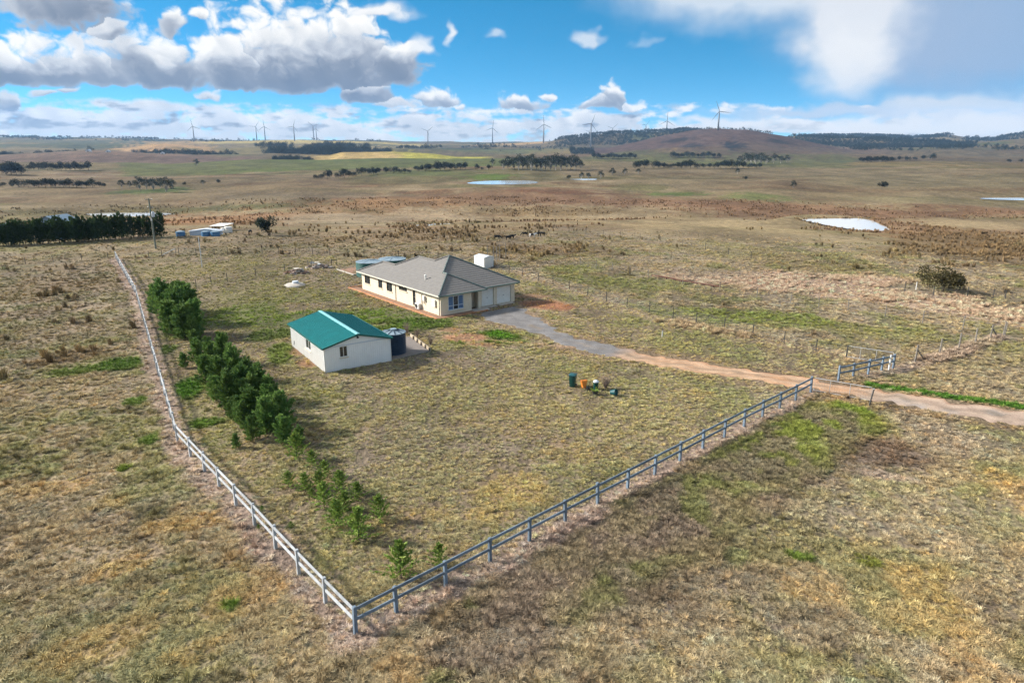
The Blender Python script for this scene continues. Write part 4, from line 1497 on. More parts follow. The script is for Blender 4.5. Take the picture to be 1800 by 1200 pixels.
# ------------------------------------------------------------------ fences and gates
def along(pts, step, first=None):
    """points every step metres along a polyline"""
    out = []
    for i, (a, b) in enumerate(zip(pts[:-1], pts[1:])):
        L = math.hypot(b[0] - a[0], b[1] - a[1])
        off = first if (first and i == 0) else 0
        n = max(1, round((L - (off or 0)) / step))
        ts = [0.0] + ([off / L] if off else [])
        ts += [((off or 0) + (L - (off or 0)) * k / n) / L for k in range(1 if off else 1, n)]
        out += [(a[0] + (b[0] - a[0]) * t, a[1] + (b[1] - a[1]) * t) for t in ts]
    out.append(pts[-1])
    return out


def rail_fence(label, pts, h=1.3, rails=(1.17, .68), skip_first=False, m='wood_shade'):
    x0, y0 = pts[0]
    z0 = float(hz(x0, y0))
    T = thing('rail_fence', label, 'fence', (x0, y0, z0))
    P = [(x - x0, y - y0, float(hz(x, y)) - z0) for x, y in pts]
    for i, p in enumerate(P):
        if skip_first and i == 0:
            continue
        q = P[min(i + 1, len(P) - 1)]
        r_ = P[max(i - 1, 0)]
        a = math.atan2(q[1] - r_[1], q[0] - r_[0])
        c, s = math.cos(a) * .06, math.sin(a) * .06
        hh = h + random.uniform(-.03, .03)
        lx, ly = random.gauss(0, .025), random.gauss(0, .025)
        MB().beam((p[0], p[1], p[2] - .3), (p[0] + lx, p[1] + ly, p[2] + hh), .15, .15, up=(c, s, 0)).build('post', M[m], T, bevel=.012)
    for i, (p, q) in enumerate(zip(P[:-1], P[1:])):
        for rz in rails:
            j0, j1 = random.uniform(-.012, .012), random.uniform(-.012, .012)
            MB().beam((p[0], p[1], p[2] + rz + j0), (q[0], q[1], q[2] + rz + j1), .05, .14).build('rail', M[m], T)
    return T


rail_fence('long shaded blue-grey two-rail timber fence running from the near corner up to the gate', along(FENCE_FRONT, 2.58, 1.95))
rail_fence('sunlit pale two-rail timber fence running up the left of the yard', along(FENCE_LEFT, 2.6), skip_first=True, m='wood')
rail_fence('short shaded blue-grey two-rail fence wing on the far side of the drive', G((1473.5, 669), (1499, 664), (1525.5, 657.5), (1549, 652), (1569, 647.5)), h=1.35)


def wire_fence(label, px, h=1.25, mat='picket', r=.05, wires=5, brace=()):
    pts = [hit(a, b) for a, b in px]
    x0, y0, z0 = pts[0]
    T = thing('wire_fence', label, 'fence', (x0, y0, z0))
    P = [(x - x0, y - y0, z - z0) for x, y, z in pts]
    for i, p in enumerate(P):
        hh = h * random.uniform(.94, 1.06)
        lean = (random.gauss(0, .03), random.gauss(0, .03))
        MB().tube([(p[0], p[1], p[2] - .3), (p[0] + lean[0], p[1] + lean[1], p[2] + hh)], [r, r * .92], 6).build('post', M[mat], T)
        if i in brace:
            q = P[i + 1] if i + 1 < len(P) else P[i - 1]
            d = Vector((q[0] - p[0], q[1] - p[1], 0)).normalized()
            MB().tube([(p[0], p[1], p[2] + h * .75), (p[0] + d.x * 1.5, p[1] + d.y * 1.5, p[2] + .05)], r * .8, 6).build('brace', M[mat], T)
    for k in range(wires):
        z = h * (.15 + .8 * k / (wires - 1))
        mb = MB()
        for p, q in zip(P[:-1], P[1:]):
            n = 4
            mb.tube([(p[0] + (q[0] - p[0]) * t, p[1] + (q[1] - p[1]) * t, p[2] + (q[2] - p[2]) * t + z - .12 * t * (1 - t)) for t in [j / n for j in range(n + 1)]], .008, 4, False)
        mb.build('wire', M['wire'], T)
    return T


wire_fence('picket and wire fence running from behind the garage down to the second gate',
           [(868, 471), (895, 480), (919, 486), (946, 494), (972, 500), (1001, 510), (1033, 520), (1066, 530), (1102, 540), (1141, 549), (1183, 558.5), (1224, 567), (1273, 578), (1323, 590), (1378, 603), (1434, 617), (1487, 629)], 1.2)
wire_fence('wire fence with pale posts across the paddock beyond the drive',
           [(1020, 468), (1048, 472.5), (1076, 477), (1107, 483), (1139, 490), (1200, 501), (1265, 513), (1330, 524), (1389, 534.5), (1439, 541), (1490, 548), (1555, 558), (1621, 569), (1692, 579), (1766, 590)], 1.45, 'timber_post', .05)
wire_fence('tall timber post fence climbing to the braced corner on the right',
           [(1608, 636), (1651, 623), (1685, 614), (1714, 605), (1740, 597), (1763, 591)], 1.65, 'timber_post', .075, 6, brace=(0, 4))
wire_fence('distant thin wire fence crossing the slope behind the cattle',
           [(973, 406), (1000, 408), (1030, 411), (1060, 414), (1090, 417), (1125, 421), (1160, 426), (1200, 432), (1240, 439), (1280, 447), (1320, 455)], 1.25)
wire_fence('wire fence along the back of the yard behind the tanks',
           [(238.7, 456), (262, 453), (285, 452), (315, 448), (345, 449), (377, 448), (400, 447), (423, 446.5), (461, 446), (490, 446.5), (520, 447), (550, 448), (580, 449), (612, 450), (640, 451), (670, 452), (700, 453), (735, 455), (770, 457), (800, 459.5), (833, 463.5)], 1.25)
wire_fence('short inner wire fence ending at a pipe frame left of the green tanks',
           [(345, 506), (372, 500), (400, 495), (450, 486), (501, 478), (548, 472), (583, 469)], 1.2)
wire_fence('wire fence crossing the far left paddock to the pale rail fence',
           [(-60, 474), (0, 468), (45, 464), (94, 460.5), (144, 458), (190, 455.5)], 1.2)
wire_fence('sagging wire fence at the right edge behind the olive bush',
           [(1590, 512), (1640, 520), (1700, 521), (1745, 524), (1766, 528), (1800, 534), (1850, 543)], 1.3)


def mesh_gate(label, a, b, h, z_lo=.12, lean=None, group=None):
    A, B = hit(*a), hit(*b)
    T = thing('farm_gate', label, 'gate', A, 0.0)
    d = Vector((B[0] - A[0], B[1] - A[1], B[2] - A[2]))
    def P(f, z):
        return (d.x * f, d.y * f, d.z * f + z)
    MB().tube([P(0, z_lo), P(0, h), P(.985, h), P(1, h - .06), P(1, z_lo), P(0, z_lo)], .022, 8).build('frame', M['galv'], T)
    for f in (.28, .63):
        MB().tube([P(f, z_lo), P(f, h)], .018, 6).build('stile', M['galv'], T)
    n = int(d.length / .18)
    m = MB()
    for i in range(1, n):
        m.tube([P(i / n, z_lo), P(i / n, h)], .0035, 3, False)
    for k in range(1, 7):
        z = z_lo + (h - z_lo) * k / 7
        m.tube([P(0, z), P(1, z)], .0035, 3, False)
    m.build('mesh_infill', M['wire'], T)
    return T


mesh_gate('galvanised mesh farm gate hung on the end of the long fence across the drive', (1430, 688), (1530, 706), 1.15)
mesh_gate('galvanised mesh gate behind the short fence wing', (1489, 629), (1568, 641), 1.15)
x, y, z = hit(1527, 713)
T = thing('strainer_post', 'dark leaning steel post at the free end of the drive gate', 'post', (x, y, z))
MB().tube([(0, 0, -.2), (.28, .12, 1.3)], .05, 10).build('shaft', M['picket'], T)
MB().lathe([(.055, 1.29), (.055, 1.33), (.02, 1.35)], 10, .28, .12).build('cap', M['galv'], T)
x, y, z = hit(1562, 650)
T = thing('gate_post', 'white gate post beside the end of the short fence wing', 'post', (x, y, z))
MB().tube([(0, 0, -.2), (.03, 0, 1.35)], .075, 12).build('shaft', M['white_paint'], T)
MB().lathe([(.08, 1.34), (.08, 1.37), (.02, 1.40)], 12, .03, 0).build('cap', M['galv'], T)
x, y, z = hit(583, 469)
T = thing('pipe_frame', 'dark rectangular pipe gate frame left of the green tanks', 'gate frame', (x, y, z))
MB().tube([(0, 0, -.1), (0, 0, 1.65), (.85, 0, 1.65), (.85, 0, -.1)], .03, 8).build('hoop', M['picket'], T)
MB().tube([(0, 0, .9), (.85, 0, .9)], .02, 6).build('cross_bar', M['picket'], T)


# ------------------------------------------------------------------ poles
x, y, z = hit(274, 437)
T = thing('power_pole', 'tall timber power pole with transformer between hedge and yard corner', 'power pole', (x, y, z))
PH = px_m(84, x, y, z) / .97
MB().tube([(0, 0, -.5), (0, 0, PH * .6), (0, 0, PH)], [.17, .145, .12], 12).build('pole', M['pole_wood'], T)
for hz_, w in ((PH - .25, 1.3), (PH - 1.7, 1.0)):
    ca = MB().beam((-w / 2, .12, hz_), (w / 2, -.02, hz_), .1, .12).build('cross_arm', M['timber_post'], T)
    for s in (-.42, 0, .42):
        MB().lathe([(.02, hz_ + .06), (.05, hz_ + .1), (.03, hz_ + .15), (.05, hz_ + .2), (.02, hz_ + .25)], 10, s * w, .04).build('insulator', M['galv'], ca)
tr = MB().lathe([(.24, PH - 3.3), (.26, PH - 3.2), (.26, PH - 2.5), (.2, PH - 2.4)], 16, .42, -.05).build('transformer', M['wall_pale'], T)
MB().tube([(.42, -.05, PH - 2.42), (.42, -.05, PH - 2.2)], .04, 8).build('bushing', M['galv'], tr)
MB().box(-.13, .15, -.2, -.12, PH * .56, PH * .56 + .5).build('meter_box', M['white_paint'], T)
w1 = hit(328, 424)
pts = []
for i in range(13):
    t = i / 12
    pts.append(((w1[0] - x) * t, (w1[1] - y) * t, (PH * .66) * (1 - t) + (w1[2] + .8 - z) * t - 1.3 * 4 * t * (1 - t) * .5))
MB().tube(pts, .035, 6).build('service_cable', M['timber_post'], T)
x, y, z = hit(355.5, 470)
T = thing('marker_pole', 'slim white pole standing alone in the back yard', 'pole', (x, y, z))
h_ = px_m(51, x, y, z) / .97
MB().tube([(0, 0, -.3), (0, 0, h_)], [.075, .065], 10).build('shaft', M['galv'], T)
MB().lathe([(.08, h_ - .02), (.08, h_ + .03), (.02, h_ + .06)], 10).build('cap', M['white_paint'], T)
a, b = hit(285, 449.5), hit(309, 446)
T = thing('brace_rail', 'pale slanting rail braced against the back fence beside the power pole', 'rail', a)
MB().tube([(0, 0, .15), (b[0] - a[0], b[1] - a[1], b[2] - a[2] + .9)], .06, 8).build('rail', M['white_paint'], T)
MB().tube([(b[0] - a[0], b[1] - a[1], b[2] - a[2] - .2), (b[0] - a[0], b[1] - a[1], b[2] - a[2] + 1.0)], .06, 8).build('post', M['timber_post'], T)
PL = ['leftmost of the slim posts behind the small white shed', 'second slim post from the left behind the small white shed', 'middle slim post with cross bars right of the small white shed',
      'second slim post from the right beyond the small white shed', 'rightmost of the slim posts beyond the small white shed']
for lab, px, y0, y1 in zip(PL, (857, 867.5, 873, 878.5, 889), (431, 432, 434, 430, 428), (462, 462, 463, 458, 454)):
    x, y, z = hit(px, y1)
    T = thing('slim_post', lab, 'post', (x, y, z), 0, 'slim posts by the small white shed')
    h_ = px_m(y1 - y0, x, y, z) / .98
    MB().tube([(0, 0, -.2), (0, 0, h_)], [.06, .055], 8).build('shaft', M['timber_post'], T)
    MB().beam((-.35, 0, h_ * .62), (.35, 0, h_ * .62), .04, .06).build('cross_bar', M['timber_post'], T)
x, y, z = hit(1164, 592)
T = thing('marker_peg', 'short white marker peg in the grass above the drive', 'marker post', (x, y, z))
MB().box(-.05, .05, -.03, .03, -.2, .78).build('peg', M['white_paint'], T, bevel=.01)
MB().box(-.052, .052, -.033, .033, .68, .78).build('band', M['timber_post'], T)
x, y, z = hit(1672, 512)
T = thing('marker_peg', 'short white post left of the olive bush trunk', 'marker post', (hit(1610, 509)[0], hit(1610, 509)[1], hit(1610, 509)[2]))
MB().tube([(0, 0, -.2), (0, 0, 1.0)], .06, 8).build('peg', M['white_paint'], T)
MB().lathe([(.065, .98), (.065, 1.02), (.02, 1.05)], 8).build('cap', M['galv'], T)
a, b = hit(1146, 486), hit(1268, 507)
T = thing('rusty_pipeline', 'long rusty pipe lying on low stands in the pink grass', 'pipe', a)
n = 9
for i in range(n):
    f0, f1 = i / n, (i + .97) / n
    P = lambda f: ((b[0] - a[0]) * f, (b[1] - a[1]) * f, float(hz(a[0] + (b[0] - a[0]) * f, a[1] + (b[1] - a[1]) * f)) - a[2] + .25)
    MB().tube([P(f0), P(f1)], .08, 10).build('pipe_length', M['rust'], T)
    p = P(f0)
    MB().box(p[0] - .08, p[0] + .08, p[1] - .08, p[1] + .08, p[2] - .5, p[2] - .05).build('stand', M['rust'], T)


# ------------------------------------------------------------------ small white shed behind the house
x, y, z = hit(851, 472)
T = thing('garden_shed', 'small white sheet metal shed behind the garage end', 'shed', (x, y, z - .05), R(40))
w_, l_, h_ = 2.0, 2.6, 1.75
for nm, q in (('wall', (0, w_, -.001, .03)), ('wall', (0, w_, l_ - .03, l_)), ('wall', (0, .03, .031, l_ - .031)), ('wall', (w_ - .03, w_, .031, l_ - .031))):
    mb = MB().box(q[0], q[1], q[2], q[3], 0, h_)
    along_x = q[1] - q[0] > .1
    for i in range(9):
        f = (i + .5) / 9
        if along_x:
            mb.box(w_ * f - .02, w_ * f + .02, q[2] - .012, q[3] + .012, .02, h_ - .02)
        else:
            mb.box(q[0] - .012, q[1] + .012, .04 + (l_ - .08) * f - .02, .04 + (l_ - .08) * f + .02, .02, h_ - .02)
    mb.build('wall', M['white_paint'], T)
rf = MB()
for sg in (-1, 1):
    rf.quad((w_ / 2, -.08, h_ + .22), (w_ / 2 + sg * (w_ / 2 + .08), -.08, h_ - .01), (w_ / 2 + sg * (w_ / 2 + .08), l_ + .08, h_ - .01), (w_ / 2, l_ + .08, h_ + .22))
rf.quad((0, .01, h_), (w_, .01, h_), (w_ / 2, .01, h_ + .2))
rf.quad((0, l_ - .01, h_), (w_, l_ - .01, h_), (w_ / 2, l_ - .01, h_ + .2))
rf.build('roof', M['wall_pale'], T)
dr = MB().box(w_ + .014, w_ + .03, .7, 1.7, .05, 1.65).build('door', M['white_paint'], T)
MB().box(w_ + .03, w_ + .05, .78, .84, .8, .95).build('handle', M['dark_plastic'], dr)

# ------------------------------------------------------------------ septic lid, rubble heaps
x, y, z = hit(518, 502)
T = thing('septic_lid', 'round pale concrete tank lid in the lawn left of the house', 'tank lid', (x, y, z))
MB().lathe([(1.45, -.1), (1.4, .12), (1.15, .26), (.55, .36), (.5, .36)], 32).build('dome', M['concrete'], T, smooth=False)
MB().lathe([(.42, .36), (.42, .62), (.36, .66), (.1, .68)], 20, .15, 0).build('hatch', M['wall_pale'], T)


def chunk(mb, c, s, rg):
    b = [Vector((sx, sy, sz)) for sz in (-1, 1) for sy in (-1, 1) for sx in (-1, 1)]
    e = Matrix.Rotation(rg.random() * 6.3, 3, 'Z') @ Matrix.Rotation(rg.random() * 1.2 - .6, 3, 'X')
    v = [Vector(c) + e @ Vector((p.x * s[0] * rg.uniform(.6, 1.1), p.y * s[1] * rg.uniform(.6, 1.1), p.z * s[2] * rg.uniform(.6, 1.1))) for p in b]
    mb.add(v, [(0, 2, 3, 1), (4, 5, 7, 6), (0, 1, 5, 4), (2, 6, 7, 3), (0, 4, 6, 2), (1, 3, 7, 5)])


def heap(label, px, py, rx, sheets, cols):
    x, y, z = hit(px, py)
    T = thing('rubble_heap', label, 'rubble', (x, y, z))
    rg = random.Random(px)
    for i in range(46):
        a, r_ = rg.random() * 6.28, rg.random() ** .6
        mb = MB()
        s = rg.uniform(.10, .28)
        hgt = .55 * (1 - r_) + .05
        chunk(mb, (math.cos(a) * r_ * rx, math.sin(a) * r_ * rx * .6, hgt * rg.uniform(.4, 1)), (s * 1.4, s, s * .6), rg)
        mb.build('stone', M[cols[i % len(cols)]], T)
    for i in range(sheets):
        a = rg.random() * 6.28
        mb = MB()
        chunk(mb, (rg.uniform(-.5, .5) * rx, rg.uniform(-.3, .3) * rx, .6 + .1 * i), (rg.uniform(.4, .65), rg.uniform(.2, .35), .025), rg)
        mb.build('sheet', M['galv'] if i == 0 else M['concrete'], T)
    return T


heap('rubble heap with grey sheets nearest the concrete tank lid', 521, 480, 1.9, 3, ('rubble', 'concrete', 'brown_pave', 'rubble'))
heap('rubble heap with pale scraps beside the pipe frame', 561, 470, 2.0, 3, ('rubble', 'concrete', 'bed', 'rubble'))
x, y, z = hit(541.5, 468)
T = thing('wooden_stake', 'pale orange stake standing between the two rubble heaps', 'stake', (x, y, z))
MB().box(-.09, .09, -.05, .05, -.1, 1.0).build('board', M['sleeper'], T)
MB().box(-.2, .2, -.052, .052, .55, .7).build('cross_piece', M['sleeper'], T)

# ------------------------------------------------------------------ gravel bed and sleeper edging beside the navy tank
bedp = [hit(*p)[:2] for p in ((688, 634), (757, 618), (722, 592), (700, 596))]
b0 = bedp[0]
T = thing('garden_bed', 'grey gravel bed edged with timber sleepers beside the navy tank', 'garden bed', (b0[0], b0[1], 0))
z_ = max(float(hz(*p)) for p in bedp)
mb = MB()
mb.add([(p[0] - b0[0], p[1] - b0[1], z_ + .06) for p in bedp] + [(p[0] - b0[0], p[1] - b0[1], z_ - .3) for p in bedp], [(0, 1, 2, 3), (0, 1, 5, 4), (1, 2, 6, 5), (2, 3, 7, 6), (3, 0, 4, 7)])
mb.build('gravel', M['bed'], T)
for (pa, pb) in ((bedp[2], bedp[1]),):
    n = 5
    for i in range(n):
        f0, f1 = i / n, (i + .97) / n
        A = (pa[0] + (pb[0] - pa[0]) * f0 - b0[0], pa[1] + (pb[1] - pa[1]) * f0 - b0[1])
        B = (pa[0] + (pb[0] - pa[0]) * f1 - b0[0], pa[1] + (pb[1] - pa[1]) * f1 - b0[1])
        MB().beam((A[0], A[1], z_ + .14), (B[0], B[1], z_ + .14), .09, .4).build('sleeper', M['sleeper'], T)
        MB().box(B[0] - .14, B[0] - .04, B[1] - .16, B[1] - .06, z_ - .2, z_ + .4).build('peg', M['picket'], T)
A, B = bedp[0], bedp[1]
for i in range(4):
    f0, f1 = i / 4, (i + .97) / 4
    MB().beam((A[0] + (B[0] - A[0]) * f0 - b0[0], A[1] + (B[1] - A[1]) * f0 - b0[1], z_ + .03), (A[0] + (B[0] - A[0]) * f1 - b0[0], A[1] + (B[1] - A[1]) * f1 - b0[1], z_ + .03), .14, .2).build('sleeper', M['timber_post'], T)


def bare_shrub(label, px, py, h, n=26, seed=1, mat='twig'):
    x, y, z = hit(px, py)
    T = thing('bare_shrub', label, 'shrub', (x, y, z))
    rg = random.Random(seed)
    for i in range(n):
        a, tilt = rg.random() * 6.28, rg.uniform(.05, .55)
        L = h * rg.uniform(.6, 1.0)
        p = [Vector((0, 0, -.05))]
        d = Vector((math.cos(a) * tilt, math.sin(a) * tilt, 1)).normalized()
        for k in range(4):
            p.append(p[-1] + d * L / 4)
            d = (d + Vector((rg.gauss(0, .12), rg.gauss(0, .12), .02))).normalized()
        mb = MB().tube(p, [.018, .015, .011, .008, .004], 4)
        for k in range(5):
            q = p[rg.randint(1, 3)]
            e = (d + Vector((rg.gauss(0, .7), rg.gauss(0, .7), .2))).normalized()
            mb.tube([q, q + e * L * .22, q + e * L * .3 + Vector((0, 0, .05))], [.008, .006, .003], 3)
        mb.build('stem', M[mat], T)
    return T


bare_shrub('bare leafless shrub behind the navy tank, nearest the house', 716, 587, 1.5, 22, 3)
bare_shrub('bare grey shrub right of the navy tank roof', 734, 592, 1.2, 18, 4)
bare_shrub('spreading bare shrub beside the sleeper edging', 757, 606, 1.1, 22, 5)
bare_shrub('bare brown shrub behind the pots right of the wheelie bin', 1064, 683, 1.25, 46, 6)

# ------------------------------------------------------------------ bin and clutter in the yard
x, y, z = hit(1006.5, 679)
T = thing('wheelie_bin', 'dark green wheelie bin standing alone in the yard', 'bin', (x, y, z), R(-20))
mb = MB()
prof = [(.22, .25, .03), (.25, .30, .5), (.275, .335, .98)]
vs, fs = [], []
for a, b, zz in prof:
    n = 16
    for k in range(n):
        t = 2 * math.pi * k / n
        c, s = math.cos(t), math.sin(t)
        f = 1 / max(abs(c), abs(s)) ** .72
        vs.append((c * a * f, s * b * f, zz))
for i in range(2):
    for k in range(16):
        fs.append((i * 16 + k, i * 16 + (k + 1) % 16, (i + 1) * 16 + (k + 1) % 16, (i + 1) * 16 + k))
fs.append(tuple(range(16))[::-1])
mb.add(vs, fs).build('body', M['bin_green'], T)
ld = MB()
ld.add([(p[0] * 1.08, p[1] * 1.08, .98) for p in vs[32:]] + [(p[0] * 1.06, p[1] * 1.06, 1.03) for p in vs[32:]] + [(p[0] * .5, p[1] * .5, 1.09) for p in vs[32:]],
       [(i * 16 + k, i * 16 + (k + 1) % 16, (i + 1) * 16 + (k + 1) % 16, (i + 1) * 16 + k) for i in range(2) for k in range(16)] + [tuple(range(16))[::-1], tuple(range(32, 48))])
ld.build('lid', M['bin_lid'], T)
MB().tube([(-.2, .40, .97), (.2, .40, .97)], .02, 8).build('handle', M['bin_lid'], T)
for s in (-.23, .23):
    MB().tube([(s - .025, .30, .1), (s + .025, .30, .1)], .1, 16).build('wheel', M['dark_plastic'], T)
x, y, z = hit(1026.5, 683)
T = thing('orange_barrow', 'orange plastic wheelbarrow tray tipped on its end right of the bin', 'wheelbarrow', (x, y, z), R(15))
T.scale = (.85, .85, .82)
mb = MB()
top = [(-.30, .12, .86), (.30, .12, .86), (.16, .28, .12), (-.16, .28, .12)]
inn = [(-.2, .32, .74), (.2, .32, .74), (.17, .42, .3), (-.17, .42, .3)]
tf = [(-.34, -.08, .88), (.34, -.08, .88), (.14, -.16, .08), (-.14, -.16, .08)]
mb.add(top + tf, [(0, 1, 5, 4), (1, 2, 6, 5), (2, 3, 7, 6), (3, 0, 4, 7), (4, 5, 6, 7), (0, 1, 2, 3)])
mb.build('tray', M['orange'], T, bevel=.04)
MB().tube([(.2, -.22, .1), (.27, -.22, .1)], .17, 16).build('wheel', M['dark_plastic'], T)
for s in (-.25, .25):
    MB().tube([(s, .1, .95), (s * .8, .0, .5), (s * .5 + .1, -.24, .1)], .022, 8).build('handle', M['timber_post'], T)


def pot(label, px, py, r_, h, body, cap=None, rz=0.0, tip=None):
    x, y, z = hit(px, py)
    T = thing('plant_pot', label, 'plant pot', (x, y, z), rz)
    o = MB().lathe([(r_ * .75, 0), (r_, h), (r_ * 1.08, h), (r_ * 1.08, h + .05), (r_ * .92, h + .05), (r_ * .9, h - .05)], 20).build('pot', M[body], T)
    if tip:
        o.rotation_euler = tip
        o.location = (0, 0, r_ * .9)
    if cap == 'plant':
        rg = random.Random(px)
        for i in range(14):
            a = rg.random() * 6.28
            l = rg.uniform(.25, .5)
            c, s = math.cos(a), math.sin(a)
            mb = MB()
            mb.quad((c * .05 - s * .03, s * .05 + c * .03, h), (c * .05 + s * .03, s * .05 - c * .03, h), (c * l * .6 + s * .05, s * l * .6 - c * .05, h + l * .7), (c * l, s * l, h + l * .55), (c * l * .6 - s * .05, s * l * .6 + c * .05, h + l * .7))
            mb.build('leaf', M['young'], T)
    elif cap == 'lid':
        MB().lathe([(r_ * 1.12, h + .05), (r_ * 1.1, h + .12), (r_ * .5, h + .2), (.03, h + .22)], 20).build('lid', M['wall_pale'], T)
    return T


pot('tall dark green container with pale lid between barrow and bare shrub', 1047, 685, .21, .62, 'bin_green', 'lid')
pot('low dark pot with leaves at the foot of the pale-lidded container', 1046, 694, .22, .25, 'dark_plastic', 'plant')
pot('tipped dark teal pot right of the bare brown shrub', 1074, 694, .24, .42, 'bin_lid', None, .4, (1.3, 0, .5))
pot('small black pot tucked beside the orange barrow', 1034, 687, .17, .25, 'dark_plastic', None)


# ------------------------------------------------------------------ trees
def leaf_mesh(name, C, Dv, L, Wd, m, cross=2, seed=0):
    """many small diamond leaves: centre, direction, length, width; cross = blades per spray"""
    rg = np.random.default_rng(seed)
    n = len(C)
    Dv = Dv / np.linalg.norm(Dv, axis=1, keepdims=True)
    V, F_ = [], []
    for k in range(cross):
        a = rg.normal(size=(n, 3))
        s = np.cross(Dv, a)
        s /= np.linalg.norm(s, axis=1, keepdims=True) + 1e-9
        p0, p2 = C - Dv * L[:, None] * .4, C + Dv * L[:, None] * .6
        bend = rg.normal(size=(n, 3)) * L[:, None] * .08
        p1, p3 = C + s * Wd[:, None] * .5 + bend, C - s * Wd[:, None] * .5 + bend
        V.append(np.stack([p0, p1, p2, p3], 1).reshape(-1, 3))
    V = np.concatenate(V)
    me = bpy.data.meshes.new(name)
    nf = len(V) // 4
    me.vertices.add(len(V))
    me.vertices.foreach_set('co', V.astype(np.float32).ravel())
    me.loops.add(nf * 4)
    me.loops.foreach_set('vertex_index', np.arange(nf * 4, dtype=np.int32))
    me.polygons.add(nf)
    me.polygons.foreach_set('loop_start', (np.arange(nf) * 4).astype(np.int32))
    me.update(calc_edges=True)
    me.materials.append(m)
    return me


def cypress_meshes(seed, H=5.0, Rad=1.35, m='cypress', plumes=30, per=52):
    """feathery conifer: a stem carrying many upswept plumes of fine sprays, dark gaps between them"""
    rg = np.random.default_rng(seed)
    C, D_, L, W = [], [], [], []
    for i in range(plumes + 1):
        t = (i / plumes) ** .9 * .8
        a = i * 2.4 + rg.normal() * .4
        lead = i == plumes
        el = 1.45 if lead else rg.uniform(.45, .8) + t * .55
        d = np.array([math.cos(a) * math.cos(el), math.sin(a) * math.cos(el), math.sin(el)])
        out = Rad * (1 - t) ** .7 * rg.uniform(.75, 1.25)
        Lp = H * .24 if lead else min(out / max(math.cos(el), .35) * .9 + .3, H * .36)
        b0 = np.array([rg.normal() * .08, rg.normal() * .08, .1 + t * H])
        f = rg.uniform(.08, 1.0, per)
        pr = rg.normal(size=(per, 3))
        pr -= (pr @ d)[:, None] * d
        pr /= np.linalg.norm(pr, axis=1, keepdims=True) + 1e-6
        fat = .34 * Lp ** .5 * (1 - f) ** .55 * rg.random(per) ** .5 + .02
        C.append(b0 + d * (Lp * f)[:, None] + pr * fat[:, None])
        D_.append(d * 1.0 + pr * .75 + np.array([0, 0, .35]) + rg.normal(size=(per, 3)) * .18)
        L.append(rg.uniform(.28, .62, per) * (H / 5))
        W.append(rg.uniform(.08, .17, per) * (H / 5))
    C, D_, L, W = np.concatenate(C), np.concatenate(D_), np.concatenate(L), np.concatenate(W)
    C[:, 2] = np.maximum(C[:, 2], .08)
    crown = leaf_mesh('crown', C, D_, L, W, M[m], 2, seed)
    tr = MB().tube([(0, 0, -.2), (0.03, 0, H * .4), (0, 0, H * .9)], [.11 * H / 5, .07 * H / 5, .015], 7).mesh('trunk', M['bark'])
    return tr, crown


def sapling_meshes(seed, H=1.6, Rad=.78):
    rg = np.random.default_rng(seed)
    C, D_, L, W = [], [], [], []
    nb = 36
    for i in range(nb):
        t = (i + .5) / nb
        a = i * 2.4 + rg.random() * .6
        ln = Rad * (1 - t) ** 1.1 * rg.uniform(.55, 1.2) + .07
        z0 = .08 + t * H * .88
        rise = .35 + t * .9
        m = 13
        f = np.linspace(.12, 1, m)
        x, y, z = np.cos(a) * ln * f, np.sin(a) * ln * f, z0 + ln * rise * f ** 1.3
        C.append(np.stack([x, y, z], 1) + rg.normal(size=(m, 3)) * .03)
        D_.append(np.tile(np.array([math.cos(a), math.sin(a), rise]), (m, 1)) + rg.normal(size=(m, 3)) * .5)
        L.append(rg.uniform(.13, .24, m))
        W.append(rg.uniform(.04, .08, m))
    m = 24
    C.append(np.stack([rg.normal(size=m) * .02, rg.normal(size=m) * .02, np.linspace(H * .7, H * 1.02, m)], 1))
    D_.append(np.stack([rg.normal(size=m) * .4, rg.normal(size=m) * .4, np.ones(m)], 1))
    L.append(np.full(m, .2))
    W.append(np.full(m, .05))
    crown = leaf_mesh('crown', np.concatenate(C), np.concatenate(D_), np.concatenate(L), np.concatenate(W), M['young'], 2, seed)
    tr = MB().tube([(0, 0, -.1), (0, 0, H * .95)], [.028, .008], 6).mesh('trunk', M['bark'])
    return tr, crown


def gum_meshes(seed, H=14.0, spread=5.0, m='gum', bark='bark_white', clumps=14, low=.27, leaves=85):
    """open broadleaf: bare forked trunk, clumps of leaves at the limb ends"""
    rg = np.random.default_rng(seed)
    tb = MB()
    fork = H * low * rg.uniform(.5, .75)
    tb.tube([(0, 0, -.4), (rg.normal() * .2, rg.normal() * .2, fork * .5), (rg.normal() * .3, rg.normal() * .3, fork)], [H * .028, H * .022, H * .018], 7)
    C, D_, L = [], [], []
    for i in range(clumps):
        a = i * 2.4 + rg.random()
        q = math.sqrt((i + .4) / clumps) * rg.uniform(.75, 1.1)
        cz = H * (1 - .5 * q * q) - H * .3 * rg.random()
        c = np.array([math.cos(a) * spread * q * .8, math.sin(a) * spread * q * .8, max(cz * .88, H * low)])
        tb.tube([(0, 0, fork * .9), (c[0] * .45, c[1] * .45, (fork + c[2]) / 2), tuple(c)], [H * .014, H * .009, H * .003], 5)
        r_ = np.array([spread * .36, spread * .36, H * .115]) * rg.uniform(.8, 1.25)
        k = leaves
        d = rg.normal(size=(k, 3))
        d /= np.linalg.norm(d, axis=1, keepdims=True)
        rad = rg.random(k) ** .45
        C.append(c + d * r_ * rad[:, None])
        D_.append(d + rg.normal(size=(k, 3)) * .7 + np.array([0, 0, -.2]))
        L.append(rg.uniform(.5, 1.1, k) * H * .055)
    C, D_, L = np.concatenate(C), np.concatenate(D_), np.concatenate(L)
    return tb.mesh('trunk', M[bark]), leaf_mesh('crown', C, D_, L, L * .62, M[m], 1, seed)


